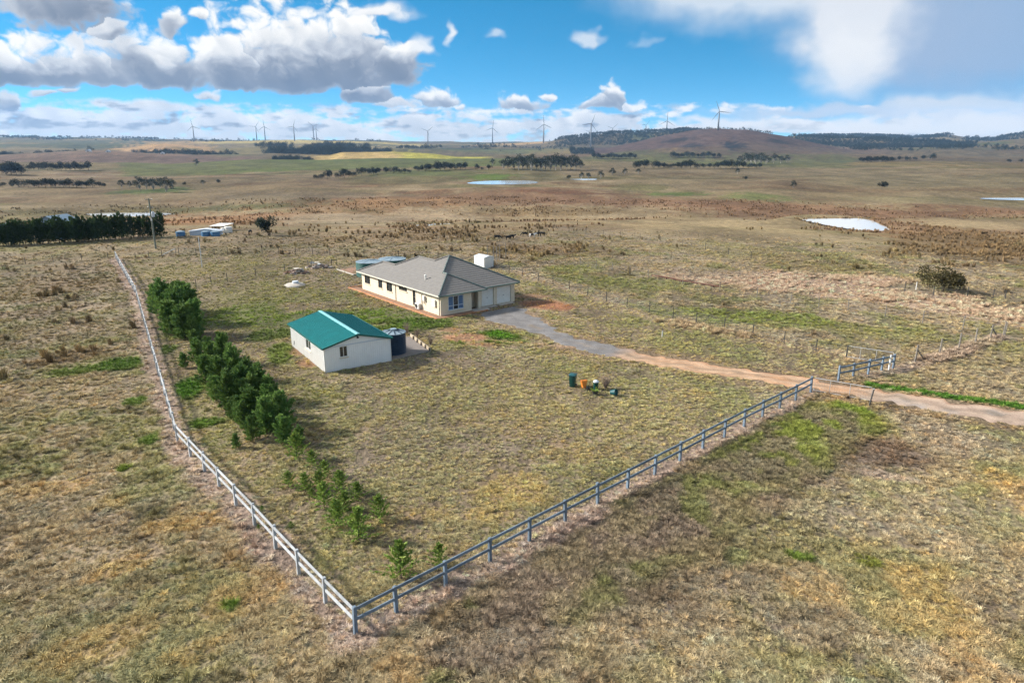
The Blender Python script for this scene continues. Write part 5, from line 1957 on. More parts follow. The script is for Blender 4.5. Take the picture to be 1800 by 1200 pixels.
def round_meshes(seed, H=9.0, Rad=4.0, m='dark_tree', n=900):
    rg = np.random.default_rng(seed)
    C, D_, L = [], [], []
    lobes = [(rg.normal() * Rad * .42, rg.normal() * Rad * .42, H * rg.uniform(.38, .72), rg.uniform(.42, .62)) for _ in range(8)]
    for lx, ly, lz, s in lobes:
        k = n // 8
        d = rg.normal(size=(k, 3))
        d /= np.linalg.norm(d, axis=1, keepdims=True)
        rad = rg.random(k) ** .4
        p = np.array([lx, ly, lz]) + d * np.array([Rad * s, Rad * s, H * s * .55]) * rad[:, None]
        p[:, 2] = np.maximum(p[:, 2], .15)
        C.append(p)
        D_.append(d + rg.normal(size=(k, 3)) * .6)
        L.append(rg.uniform(.6, 1.15, k) * H * .085)
    C, D_, L = np.concatenate(C), np.concatenate(D_), np.concatenate(L)
    tb = MB().tube([(0, 0, -.4), (.1, 0, H * .3), (0, 0, H * .6)], [H * .035, H * .026, H * .01], 7)
    return tb.mesh('trunk', M['bark']), leaf_mesh('crown', C, D_, L, L * .7, M[m], 1, seed)


ROWS = {}


def plant(name, label, cat, meshes, loc, sc, rz, group=None):
    T = thing(name, label, cat, loc, rz, group)
    if group:
        ROWS.setdefault(group, []).append((900 + 1250 * loc[0] / loc[1], T))
    T.scale = sc if hasattr(sc, '__len__') else (sc, sc, sc)
    link('trunk', meshes[0], None, T)
    link('crown', meshes[1], None, T)
    return T


CYP = [cypress_meshes(s) for s in (1, 2, 3, 4, 5, 6)]
SAP = [sapling_meshes(s) for s in (11, 12, 13)]
HEDGE = [cypress_meshes(s, 5.0, 1.5, 'hedge', 26, 40) for s in (21, 22, 23)]
GUM = [gum_meshes(s, 14, 5.2) for s in (31, 32, 33, 34)]
DARK_T = [round_meshes(s) for s in (41, 42, 43)]
rt = random.Random(5)

# windbreak inside the left fence: foot of each tree in the frame, height in frame pixels
WB1 = [(289, 556, 66), (312, 572, 72), (335, 566, 66), (275, 545, 46), (300, 586, 62), (326, 596, 64), (347, 588, 60), (322, 548, 54)]
WB2 = [(349, 640, 50), (372, 650, 56), (394, 640, 58), (362, 672, 58), (388, 684, 66), (412, 668, 66), (436, 672, 52), (380, 706, 50), (404, 716, 66), (430, 708, 72),
       (456, 704, 62), (420, 740, 56), (446, 748, 76), (474, 730, 64), (470, 764, 74), (496, 756, 74), (444, 774, 44), (500, 778, 58), (342, 612, 34), (366, 622, 36)]
w1l = 'tall dark conifer in the back clump of the windbreak by the pale fence'
w2l = 'dark conifer in the long middle clump of the windbreak left of the shed'
for L_, lab, grp in ((WB1, w1l, 'back clump of the conifer windbreak'), (WB2, w2l, 'middle clump of the conifer windbreak')):
    for i, (px, py, hp) in enumerate(L_):
        x, y, z = hit(px, py)
        h = px_m(hp, x, y, z) / .97 * rt.uniform(.85, 1.05)
        for dx, dy, k in ((0, 0, 1.0), (rt.uniform(-1.2, 1.2), rt.uniform(-1.3, 1.3), rt.uniform(.55, .85))):
            s = h * k / 5.2
            plant('conifer_tree', lab, 'tree', CYP[rt.randrange(6)], (x + dx, y + dy, z), (s * rt.uniform(1.1, 1.4), s * rt.uniform(1.1, 1.4), s), rt.random() * 6.28, grp)
SAPS = [(522, 806, 44, 'young conifer at the tail of the windbreak clump, largest of the row\'s first saplings'), (549, 818, 26, 'small sapling just below the end of the windbreak'), (571, 838, 28, 'sapling in the row, third below the windbreak'),
        (598, 866, 38, 'slim sapling right of the double row, above the dark round one'), (508, 856, 27, 'little sapling standing apart on the left of the row'), (537, 864, 32, 'sapling with low side shoot, second from the left of the row'),
        (562, 858, 30, 'pale sapling in the middle of the row behind the larger bushes'), (570, 892, 44, 'bushy sapling on the left of the dense group of five'), (628, 880, 32, 'dark round sapling on the right of the row'),
        (592, 926, 48, 'bushy light green sapling in the middle of the dense group'), (667, 914, 44, 'sapling farthest right in the row, beside bare soil'), (631, 950, 58, 'largest open sapling at the front of the dense group'),
        (705, 1016, 66, 'star shaped sapling standing alone near the fence corner'), (772, 994, 40, 'small sapling behind the front fence rail near the corner'), (607, 900, 36, 'thin sapling just behind the largest open one'), (548, 874, 16, 'tiny low seedling beside the double row'),
        (461, 898, 10, 'tiny green bush on the fence side of the sapling row'), (512, 928, 12, 'small green bush alone between fence and saplings'), (455, 930, 9, 'smallest yellowish seedling beside the pale fence')]
for i, (px, py, hp, lab) in enumerate(SAPS):
    x, y, z = hit(px, py)
    h = px_m(hp, x, y, z) / .88
    s = h / 1.6
    wide = 1.25 if hp < 40 else 1.1
    plant('young_conifer', lab, 'sapling', SAP[i % 3], (x, y, z), (s * wide, s * wide, s), rt.random() * 6.28)
# dark hedge row of the neighbour
hl = []
for i in range(24):
    t = i / 23
    hl.append((-14 + 228 * t, 433 - 13 * t + rt.uniform(-1, 1), 40 + 4 * math.sin(i * 1.7), 'dark conifer in the long hedge row hiding the blue roof', 'long dark hedge row'))
for i in range(6):
    t = i / 5
    hl.append((222 + 62 * t, 417.5 + rt.uniform(-1, 1), 36 + (6 if i == 5 else 0), 'dark conifer in the short hedge right of the gap, by the power pole', 'short dark hedge by the power pole'))
for i, (px, py, hp, lab, grp) in enumerate(hl):
    x, y, z = hit(px, py)
    s = px_m(hp, x, y, z) / 5.0
    plant('hedge_tree', lab, 'tree', HEDGE[i % 3], (x, y, z), (s * 1.1, s * 1.1, s), rt.random() * 6.28, grp)
# trees of the middle distance: column, foot row, height, kind, label, group
FAR = []
gA = ('dark tree in the hedgerow at the far left edge', 'far left hedgerow')
for px, hp in ((5, 9), (22, 10), (33, 15), (50, 14), (60, 12), (68, 13), (80, 16), (90, 14), (97, 15), (112, 12), (122, 15), (135, 12), (143, 11), (152, 10), (163, 15), (175, 10), (183, 7)):
    FAR.append((px, 329.5, hp, 'd', *gA))
gB = ('pale trunked gum tree in the loose group left of centre', 'loose gum group on the green rise')
for px, py, hp in ((214, 330, 16), (228, 330, 13), (246, 335, 25), (258, 333, 21), (270, 335, 25), (282, 331, 20), (293, 338, 27), (303, 332, 18)):
    FAR.append((px, py, hp, 'g', *gB))
gC = ('dark tree in the far belt above the left hedgerow', 'far left dark belt')
for px in (4, 12, 20, 29, 37):
    FAR.append((px, 307, 20 + 3 * math.sin(px), 'd', *gC))
for px in range(52, 160, 8):
    FAR.append((px, 299.5, 12 + 3 * math.sin(px * 1.3), 'd', *gC))
for px, py, hp, lab in ((325, 326, 6, 'small dark bush right of the loose gums'), (357, 325, 10, 'small round tree right of the loose gums'), (385, 323, 7, 'small grey bush well right of the loose gums'), (346, 292.5, 13, 'lone umbrella shaped tree on the green slope'),
                        (1296, 306, 11, 'lone tree below the right gum clump'), (1311, 317, 7, 'tiny lone tree beside the green hollow'), (1394, 331, 15, 'lone tree with pale trunk in the open right field'),
                        (866, 291, 12, 'lone tree on the slope left of the tall gum clump'), (1022, 315, 13, 'spreading tree at the small far pool'), (1034, 315, 13, 'second spreading tree at the small far pool'), (1000, 315, 7, 'small bush left of the far pool trees'),
                        (1056, 314, 14, 'round dark tree right of the far pool'), (1098, 307, 12, 'round tree between pool and right belt'), (1122, 306, 11, 'last round tree right of the pool trees'), (1076, 309, 15, 'loose grey tree behind the round ones by the pool')):
    FAR.append((px, py, hp, 'g' if hp > 9 else 'd', lab, None))
gD = ('dark round tree in the line left of the centre dam', 'tree line left of the centre dam')
for px, py, hp in ((557, 315, 8), (566, 315, 9), (576, 315, 15), (595, 313, 9), (605, 313, 16), (613, 312, 10), (621, 311, 9), (636, 309.5, 15), (650, 308, 11), (656, 307, 12), (663, 307, 12), (680, 305.5, 11), (692, 305, 12), (703, 305, 8), (712, 304.5, 8), (720, 304, 6), (733, 302, 10),
                   (740, 301, 8), (748, 301, 13), (755, 300, 11), (766, 300, 12), (774, 299.5, 15), (782, 299, 14), (790, 299, 11), (800, 299, 12), (809, 298.5, 12), (818, 298, 12), (838, 298, 9), (847, 299, 5), (859, 299, 9)):
    FAR.append((px, py, hp, 'd', *gD))
gE = ('tall gum in the dense clump above the centre dam', 'tall gum clump above the centre dam')
for px, py, hp in ((885, 298, 20), (893, 298, 25), (903, 298, 22), (912, 299, 28), (919, 298, 24), (927, 299, 27), (934, 300, 29), (943, 299, 22), (951, 299, 25), (959, 299, 27), (968, 300, 27), (977, 299, 29), (986, 299, 30), (996, 298, 22), (1004, 298, 25), (1012, 298, 25), (1020, 297, 17)):
    FAR.append((px, py, hp, 'g', *gE))
gF = ('dark tree in the short row at the foot of the big hill', 'row at the foot of the big hill')
for px in range(1044, 1118, 8):
    FAR.append((px, 279.5, 9 + 2 * math.sin(px), 'd', *gF))
gG = ('dark tree in the long belt right of the pool', 'long belt right of the pool')
for px in list(range(1117, 1136, 8)) + list(range(1150, 1222, 8)) + list(range(1226, 1340, 10)):
    FAR.append((px, 296, 11 + 3 * math.sin(px * .7), 'd', *gG))
gH = ('dark tree in the upper belt under the hill slope', 'upper belt under the hill')
for px in list(range(1182, 1272, 9)):
    FAR.append((px, 277.5, 9 + 2 * math.sin(px * .9), 'd', *gH))
gI = ('large pale trunked gum in the clump right of the long belt', 'gum clump right of the long belt')
for px, py, hp in ((1300, 287, 14), (1310, 290, 21), (1320, 288, 19), (1328, 289, 21), (1337, 290, 23), (1347, 288, 15), (1360, 287, 17), (1372, 287, 15), (1383, 286, 14)):
    FAR.append((px, py, hp, 'g', *gI))
gJ = ('low dark tree in the far right clump beyond the fields', 'far right clump')
for px, py, hp in ((1514, 286, 9), (1522, 286, 10), (1531, 286, 11), (1540, 286, 11), (1549, 286, 11), (1558, 286, 11), (1568, 285, 9), (1580, 283, 8), (1595, 283, 8), (1608, 282, 6), (1622, 281.5, 8), (1640, 281, 11), (1773, 286, 6), (1795, 286, 6)):
    FAR.append((px, py, hp, 'd', *gJ))
for i, (px, py, hp, kind, lab, grp) in enumerate(FAR):
    x, y, z = hit(px, py)
    h = px_m(hp, x, y, z) * 1.1
    if kind == 'g':
        s = h / 14.0
        plant('gum_tree', lab, 'tree', GUM[i % 4], (x, y, z), (s * 1.15, s * 1.15, s), rt.random() * 6.28, grp)
    else:
        s = h / 9.0
        plant('dark_tree', lab, 'tree', DARK_T[i % 3], (x, y, z), (s * 1.25, s * 1.25, s), rt.random() * 6.28, grp)
x, y, z = hit(1550, 332)
s = px_m(13, x, y, z) / 9
plant('dark_tree', 'low broad dome shaped tree alone in the right field', 'tree', DARK_T[1], (x, y, z), (s * 1.7, s * 1.7, s), 1.0)
x, y, z = hit(470, 414)
s = px_m(34, x, y, z) / 9
plant('leafy_tree', 'broad leafy tree alone on the rise left of the house', 'tree', (gum_meshes(63, 9.0, 3.5, 'gum', 'bark', 6)[0], round_meshes(64, 9.0, 4.2, 'gum', 1500)[1]), (x, y, z), (s * 1.1, s * 1.1, s), .3)
x, y, z = hit(1658, 512)
h = px_m(50, x, y, z)
tr, cr = round_meshes(61, 9.0, 5.6, 'olive_bush', 2600)
plant('olive_bush', 'broad olive brown bushy tree in the paddock on the right', 'tree', (gum_meshes(62, 9.0, 4.5, 'olive_bush', 'bark', 7)[0], cr), (x, y, z), h / 9.6, .4)


# each tree of a row or clump is singled out by its place in it
NUM = 'twenty-first twenty-second twenty-third twenty-fourth'.split()
ORD = 'first second third fourth fifth sixth seventh eighth ninth tenth eleventh twelfth thirteenth fourteenth fifteenth sixteenth seventeenth eighteenth nineteenth twentieth'.split()
WORD = {'tall gum clump above the centre dam': 'gum tree', 'loose gum group on the green rise': 'pale trunked gum', 'gum clump right of the long belt': 'pale trunked gum',
        'back clump of the conifer windbreak': 'dark conifer', 'middle clump of the conifer windbreak': 'dark conifer', 'long dark hedge row': 'dark conifer', 'short dark hedge by the power pole': 'dark conifer'}
for grp, L_ in ROWS.items():
    L_.sort(key=lambda q: q[0])
    ORD_ = ORD + NUM
    n = len(L_)
    for i, (_, T) in enumerate(L_):
        k, side = (i, 'left') if i < (n + 1) // 2 else (n - 1 - i, 'right')
        T['label'] = '%s, %s from the %s in the %s' % (WORD.get(grp, 'dark tree'), ORD_[k], side, grp)


# ------------------------------------------------------------------ woods of the far hills: one mass each
def instancer(name, src, P, scale, rot, tint, label, cat):
    me = bpy.data.meshes.new(name)
    me.vertices.add(len(P))
    me.vertices.foreach_set('co', np.asarray(P, np.float32).ravel())
    for an, dt, arr in (('scl', 'FLOAT_VECTOR', scale), ('rot', 'FLOAT_VECTOR', rot)):
        a = me.attributes.new(an, dt, 'POINT')
        a.data.foreach_set('vector', np.asarray(arr, np.float32).ravel())
    if tint is not None:
        a = me.attributes.new('tint', 'FLOAT_COLOR', 'POINT')
        b = np.ones((len(P), 4), np.float32)
        b[:, :3] = tint
        a.data.foreach_set('color', b.ravel())
    o = link(name, me)
    me.materials.append(src.data.materials[0])
    ng = bpy.data.node_groups.new(name, 'GeometryNodeTree')
    ng.interface.new_socket('Geometry', in_out='INPUT', socket_type='NodeSocketGeometry')
    ng.interface.new_socket('Geometry', in_out='OUTPUT', socket_type='NodeSocketGeometry')
    gi, go = ng.nodes.new('NodeGroupInput'), ng.nodes.new('NodeGroupOutput')
    m2p = ng.nodes.new('GeometryNodeMeshToPoints')
    ins = ng.nodes.new('GeometryNodeInstanceOnPoints')
    oi = ng.nodes.new('GeometryNodeObjectInfo')
    oi.inputs['Object'].default_value = src
    oi.inputs['As Instance'].default_value = True
    L = ng.links
    L.new(gi.outputs[0], m2p.inputs[0])
    L.new(m2p.outputs[0], ins.inputs['Points'])
    L.new(oi.outputs['Geometry'], ins.inputs['Instance'])
    for an, sock in (('scl', 'Scale'), ('rot', 'Rotation')):
        na = ng.nodes.new('GeometryNodeInputNamedAttribute')
        na.data_type = 'FLOAT_VECTOR'
        na.inputs[0].default_value = an
        if sock == 'Rotation':
            er = ng.nodes.new('FunctionNodeEulerToRotation')
            L.new(na.outputs[0], er.inputs[0])
            L.new(er.outputs[0], ins.inputs['Rotation'])
        else:
            L.new(na.outputs[0], ins.inputs[sock])
    L.new(ins.outputs[0], go.inputs[0])
    md = o.modifiers.new('scatter', 'NODES')
    md.node_group = ng
    return tag(o, label, cat, kind='stuff')


def source(name, me):
    return bpy.data.objects.new(name, me)        # not linked: only a pattern for the scatterers


WOOD_T = source('wood_tree', round_meshes(71, 9.0, 4.6, 'dark_tree', 240)[1])


def wood(label, p0, p1, r0, r1, n, thr=.0, h=(9, 15), seed=1, crest=None):
    rg = np.random.default_rng(seed)
    px = rg.uniform(p0, p1, n)
    r_ = rg.uniform(r0, r1, n)
    a = np.arctan((px - 900) / 1250)
    x, y = np.sin(a) * r_, np.cos(a) * r_
    keep = fbm(x / 130, y / 130, seed + 500, 3) > thr
    edge = np.minimum(px - p0, p1 - px) / (p1 - p0)
    keep &= fbm(x / 60, y / 60, seed + 300, 2) < .35 + edge * 4
    er = np.minimum(r_ - r0, r1 - r_) / (r1 - r0)
    keep &= fbm(x / 45, y / 45, seed + 400, 2) < .3 + er * 2.2
    x, y = x[keep], y[keep]
    z = hz(x, y) - .3
    s = rg.uniform(h[0] * .5, h[1] * 1.15, len(x)) / 9 * (.6 + .8 * fbm(x / 40, y / 40, seed + 700, 2))
    instancer('wood', WOOD_T, np.stack([x, y, z], 1), np.stack([s, s, s], 1), np.stack([s * 0, s * 0, rg.random(len(x)) * 6.28], 1), None, label, 'wood')


wood('long dark wooded ridge left of the big bare hill', 975, 1235, 3020, 3560, 3400, .30, seed=1)
wood('dark wood on the hill shoulder below the turbines right of centre', 1000, 1050, 2200, 2330, 300, .1, seed=2)
wood('dark blue wooded slopes right of the big hill', 1385, 1720, 2950, 3580, 3600, .27, seed=15)
wood('blue wooded ridge on the right skyline', 1385, 1680, 4500, 5250, 4200, .33, seed=3)
wood('scattered woodland on the lower slopes at the far right', 1470, 1850, 2300, 3300, 2000, .52, seed=4)
wood('wooded hill at the right edge of the skyline', 1690, 1850, 4300, 5250, 1700, .3, seed=5)
wood('broad blue wood below the left turbines', 445, 695, 1800, 2400, 1900, .46, (14, 22), seed=6)
wood('dark belt of trees in front of the blue wood', 468, 548, 1480, 1560, 120, .1, seed=7)
wood('band of trees on the far left valley side', -60, 140, 1950, 2080, 300, .25, seed=8)
wood('scattered trees across the far left hillside', 150, 420, 1850, 2150, 500, .45, seed=9)
wood('far wooded skyline on the left', -100, 330, 4400, 5300, 2200, .5, seed=10)
wood('sparse trees along the skyline under the left turbines', 330, 700, 3700, 4000, 300, .5, (10, 16), seed=11)
wood('loose woodland round the foot of the centre turbine', 690, 900, 2300, 3000, 1000, .5, seed=12)
wood('scattered paddock trees below the centre skyline', 830, 1010, 2300, 3600, 500, .5, seed=13)
wood('fringe of trees on top of the big bare hill', 1235, 1360, 2620, 2760, 170, .3, (6, 10), seed=14)


# ------------------------------------------------------------------ wind turbines
TURB = [(342, 247, 222.5, 13, 100, 'leftmost wind turbine on the skyline'), (451.7, 247, 223, 12, 175, 'left turbine of the first close pair on the skyline'), (466.5, 247, 223, 13, 92, 'right turbine of the first close pair on the skyline'),
        (518, 248, 222.5, 13, 70, 'single turbine midway between the two close pairs'), (552, 246.5, 222, 12, 20, 'taller turbine of the second close pair'), (556.8, 246.5, 227, 10, 200, 'shorter turbine of the second close pair'),
        (752.5, 257, 231, 12, 160, 'turbine standing low by the wood left of centre'), (865.7, 252.5, 225.5, 14, 80, 'turbine left of centre above the gum clump'), (955.5, 252, 219, 16, 95, 'tall turbine above the right part of the gum clump'),
        (954.6, 252, 231, 9, 300, 'small turbine hidden behind the tall one above the gums'), (1038, 258, 218, 17, 68, 'tall white turbine standing in front of the wooded ridge'), (1035, 240, 231, 8, 170, 'small turbine just left behind the tall white one'),
        (1076, 234, 226, 12, 40, 'turbine with blades spread in a V behind the wooded ridge'), (1134, 233.5, 220.5, 10, 50, 'pale turbine above the middle of the wooded ridge'), (1170.5, 231, 213, 16, 88, 'turbine at the right end of the wooded ridge'),
        (1262, 229, 196.5, 20, 112, 'largest wind turbine, on top of the big bare hill')]
tow = MB().lathe([(3.6, -6), (3.0, 30), (2.1, 79)], 14).mesh('tower', M['turbine'], True)
nac = MB()
nac.tube([(0, -4.2, 80.6), (0, -2.5, 80.8), (0, 6.5, 80.8), (0, 7.5, 80.6)], [1.1, 1.9, 1.9, 1.2], 10)
nac = nac.mesh('nacelle', M['turbine'])
hubm = MB().tube([(0, -4.0, 0), (0, -5.2, 0), (0, -6.0, 0)], [1.5, 1.3, .3], 10).mesh('hub', M['turbine'])
bl = MB()
sec = [(1.0, 1.3, .9), (4, 2.0, .7), (9, 2.7, .5), (20, 2.1, .4), (35, 1.3, .3), (46, .5, .15)]
vs, fs = [], []
for zz, ch, th in sec:
    vs += [(-ch * .35, -4.9, zz), (0, -4.9 - th, zz), (ch * .65, -4.9, zz), (0, -4.9 + th, zz)]
for i in range(len(sec) - 1):
    for k in range(4):
        fs.append((i * 4 + k, i * 4 + (k + 1) % 4, i * 4 + 4 + (k + 1) % 4, i * 4 + 4 + k))
fs += [(3, 2, 1, 0), tuple(len(vs) - 4 + k for k in range(4))]
bl = bl.add(vs, fs).mesh('blade', M['turbine'])
for px, yb, yh, bp, ang, lab in TURB:
    rng_ = {1076: 3900, 1134: 3850, 1035: 3800, 954.6: 4300, 342: 4050, 1170.5: 3700}.get(px, None)
    if rng_:
        a = math.atan((px - 900) / 1250)
        X, Y = math.sin(a) * rng_, math.cos(a) * rng_
        Z = float(hz(X, Y))
    else:
        X, Y, Z = hit(px, yb)
    v = (yh - 600) / FOC
    hub = CAM_H - Y * (ST + v * CT) / (CT - v * ST) - Z          # hub height over the ground there
    s = bp * depth(X, Y, Z) / FOC / 46
    T = thing('wind_turbine', lab, 'wind turbine', (X, Y, Z), R(rt.uniform(-22, 22)), 'wind turbines along the skyline')
    t_ = link('tower', tow, None, T)
    t_.scale = (s, s, hub / 79)
    n_ = link('nacelle', nac, None, T)
    n_.scale = (s, s, s)
    n_.location = (0, 0, hub - 79.5 * s)
    h_ = link('hub', hubm, None, T)
    h_.scale = (s, s, s)
    h_.location = (0, 0, hub + 1.2 * s)
    for k in range(3):
        b_ = link('blade', bl, None, T)
        b_.scale = (s, s, s)
        b_.location = (0, 0, hub + 1.2 * s)
        b_.rotation_euler = (0, R(90 - ang + 120 * k), 0)


# ------------------------------------------------------------------ neighbour's buildings
def barn(label, px, py, wpx, hpx, lpx, wallm, roofm, rz, pitch=.3):
    x, y, z = hit(px, py)
    u = depth(x, y, z) / FOC
    w, h, l = wpx * u, hpx * u, lpx * u
    T = thing('farm_building', label, 'building', (x, y, z), rz)
    for a, b in (((0, 0), (w, 0)), ((w, 0), (w, l)), ((w, l), (0, l)), ((0, l), (0, 0))):
        mb = MB()
        wall(mb, a, b, 0, h)
        mb.build('wall', M[wallm], T)
    rf = MB()
    pk = h + w / 2 * pitch
    for sg in (-1, 1):
        rf.quad((w / 2, -.3, pk), (w / 2 + sg * (w / 2 + .3), -.3, h - .08), (w / 2 + sg * (w / 2 + .3), l + .3, h - .08), (w / 2, l + .3, pk))
    rf.quad((0, 0, h), (w, 0, h), (w / 2, 0, pk - .05))
    rf.quad((0, l, h), (w, l, h), (w / 2, l, pk - .05))
    rf.build('roof', M[roofm], T)
    MB().box(w * .4, w * .6, -.06, -.02, 0, h * .8).build('door', M['dark_plastic'], T)
    return T


barn('long blue-grey roofed farm building behind the dark hedge', 62, 419, 66, 27, 40, 'wall_blue', 'roof_blue', R(-14), .38)
barn('low blue-grey roof at the left edge behind the hedge', -40, 420, 66, 19, 30, 'wall_blue', 'roof_blue', R(-6), .18)
barn('low pale shed with white roof between blue tanks left of the lone tree', 334, 414, 52, 8, 14, 'wall_pale', 'wall_pale', R(8), .12)
x, y, z = hit(368, 407)
u = depth(x, y, z) / FOC
T = thing('carport', 'open white roofed carport right of the pale neighbour shed', 'carport', (x, y, z))
MB().box(0, 26 * u, 0, 6, 9 * u, 9.6 * u).build('roof', M['white_paint'], T)
for a in (0.3, 13, 25.5):
    for b in (.2, 5.8):
        MB().tube([(a * u, b, -.2), (a * u, b, 9.05 * u)], .07, 6).build('post', M['timber_post'], T)
for px, rr, lab in ((318, 7.5, 'blue round tank at the left end of the neighbour shed'), (362, 7, 'blue round tank in front of the pale neighbour shed'), (379, 7.5, 'rightmost blue round tank at the neighbour shed')):
    x, y, z = hit(px, 415)
    u = depth(x, y, z) / FOC
    T = thing('water_tank', lab, 'water tank', (x, y, z), 0, 'blue tanks at the neighbour shed')
    MB().lathe([(rr * u, 0), (rr * u * 1.02, 4.2 * u), (rr * u, 8.2 * u)], 24).build('tank_wall', M['wall_blue'], T)
    MB().lathe([(rr * u * 1.03, 8.2 * u), (rr * u * .5, 9.2 * u), (.2, 9.6 * u)], 24).build('tank_roof', M['tank_roof'], T)
for px, py, w, lab in ((150, 267, 9, 'tiny white farmhouse far off in the left valley'), (186, 268, 7, 'smaller far farmhouse right of the tiny white one'), (282, 271, 6, 'far pale shed among the left valley trees')):
    barn(lab, px, py, w, 2.2, w * .6, 'white_paint', 'wall_pale', R(5), .5)
for px, py, s_, lab in ((402, 409, 1.0, 'small white drum right of the neighbour carport'), (394, 409, .8, 'small white crate beside the drum at the neighbour shed')):
    x, y, z = hit(px, py)
    T = thing('white_drum', lab, 'drum', (x, y, z))
    MB().lathe([(.8 * s_, 0), (.85 * s_, .6), (.8 * s_, 1.3 * s_), (.3, 1.4 * s_)], 14).build('body', M['white_paint'], T)
    MB().lathe([(.25, 1.38 * s_), (.25, 1.5 * s_)], 10).build('cap', M['dark_plastic'], T)


# ------------------------------------------------------------------ cattle
def cow_mesh(head_down):
    J = [(0, 0, 1.05, .30), (.45, 0, 1.07, .31), (-.5, 0, 1.06, .29), (-.78, 0, 1.08, .20), (.78, 0, 1.1, .25)]
    me = bpy.data.meshes.new('cow_body')
    bm = bmesh.new()
    sk = bm.verts.layers.skin.verify()
    vs = []

    def v(p, r_, root=False):
        q = bm.verts.new(p)
        q[sk].radius = (r_, r_)
        q[sk].use_root = root
        vs.append(q)
        return q
    c0 = v((0, 0, 1.02), .34, True)
    c1, c2 = v((.5, 0, 1.03), .33), v((-.5, 0, 1.05), .31)
    c3, r3 = v((.8, 0, 1.08), .26), v((-.8, 0, 1.1), .2)
    n1 = v((1.08, 0, 1.15 if not head_down else .92), .17)
    h1 = v((1.3, 0, 1.27 if not head_down else .58), .14)
    h2 = v((1.58, 0, 1.12 if not head_down else .25), .085)
    t1, t2 = v((-.98, 0, 1.0), .035), v((-1.02, 0, .5), .03)
    E_ = [(c0, c1), (c0, c2), (c1, c3), (c2, r3), (c3, n1), (n1, h1), (h1, h2), (r3, t1), (t1, t2)]
    for sy in (-1, 1):
        a = v((.62, sy * .2, .72), .13)
        b = v((.64, sy * .21, .4), .065)
        c = v((.62, sy * .21, .03), .06)
        E_ += [(c1, a), (a, b), (b, c)]
        d = v((-.62, sy * .2, .74), .15)
        e = v((-.72, sy * .21, .42), .07)
        f = v((-.66, sy * .21, .03), .06)
        E_ += [(c2, d), (d, e), (e, f)]
        g = v((1.24, sy * .24, (1.36 if not head_down else .72)), .045)
        E_.append((h1, g))
    for a, b in E_:
        bm.edges.new((a, b))
    bm.to_mesh(me)
    bm.free()
    o = bpy.data.objects.new('cow_tmp', me)
    COL.objects.link(o)
    o.modifiers.new('s', 'SKIN')
    sb = o.modifiers.new('d', 'SUBSURF')
    sb.levels = sb.render_levels = 1
    dg = bpy.context.evaluated_depsgraph_get()
    out = bpy.data.meshes.new_from_object(o.evaluated_get(dg))
    bpy.data.objects.remove(o)
    out.materials.clear()
    return out


def belted_material():
    m = bpy.data.materials.new('pied_hide')
    m.use_nodes = True
    t = NT(m.node_tree)
    b = t.n['Principled BSDF']
    co = t.new('ShaderNodeTexCoord').outputs['Object']
    x = t.xyz(co)[0]
    n = t.noise(co, 1.6, 2, .5)
    k = t.m('ADD', t.m('ABSOLUTE', t.m('SUBTRACT', x, -.05)), t.m('MULTIPLY', t.m('SUBTRACT', n, .5), .5))
    t.put(b.inputs['Base Color'], t.mix(t.smooth(k, .42, .5), (.012, .01, .009), (.62, .6, .56)))
    t.put(b.inputs['Roughness'], .75)
    return m


CM = [cow_mesh(True), cow_mesh(False)]
PIED = belted_material()
COWS = [(873.5, 420.5, 0, 10, 'black cow grazing alone, leftmost of the herd'), (894, 421.5, 1, 200, 'left black cow of the close pair'), (899, 420, 1, 20, 'right black cow of the close pair'),
        (923, 415, 0, 185, 'black cow at the left of the group around the pied one'), (935.5, 417.5, 1, 5, 'pied black and white cow in the middle of the herd'), (943, 415.5, 0, 10, 'black cow head down just right of the pied one'),
        (953.5, 414.8, 1, 170, 'black cow at the right end of the herd'), (440, 411, 0, 90, 'dark cow left of the lone broad tree')]
for px, py, k, rz, lab in COWS:
    x, y, z = hit(px, py)
    me = CM[k].copy()
    me.materials.append(PIED if lab.startswith('pied') else M['cow_black'])
    o = link('cow', me)
    o.location = (x, y, z - .02)
    o.rotation_euler = (0, 0, R(rz))
    sc_ = px_m(7.4, x, y, z) / 1.4
    sc_ = min(max(sc_, .7), 1.25)
    o.scale = (sc_,) * 3
    tag(o, lab, 'cow', 'cattle on the slope')


# ------------------------------------------------------------------ grass tussocks and rushes
def tuft_mesh(name, n, rad, h, wid, spread, seed, m):
    rg = np.random.default_rng(seed)
    V, F_ = [], []
    for i in range(n):
        a = rg.random() * 6.283
        r0 = rad * rg.random() ** .5 * .6
        b = np.array([math.cos(a) * r0, math.sin(a) * r0, -.02])
        out = np.array([math.cos(a + rg.normal() * .5), math.sin(a + rg.normal() * .5), 0])
        L = h * rg.uniform(.55, 1.15)
        lean = spread * rg.uniform(.05, 1.25)
        mid = b + out * L * lean * .45 + np.array([0, 0, L * .62])
        tip = b + out * L * lean * 1.15 + np.array([0, 0, L * (.95 - .35 * lean)])
        s = np.array([-out[1], out[0], 0]) * wid * rg.uniform(.7, 1.3)
        k = len(V)
        V += [b - s * .5, b + s * .5, mid + s * .45, tip, mid - s * .45]
        F_ += [(k, k + 1, k + 2, k + 4), (k + 4, k + 2, k + 3)]
    me = bpy.data.meshes.new(name)
    me.from_pydata([tuple(v) for v in V], [], F_)
    me.update()
    me.materials.append(m)
    return me


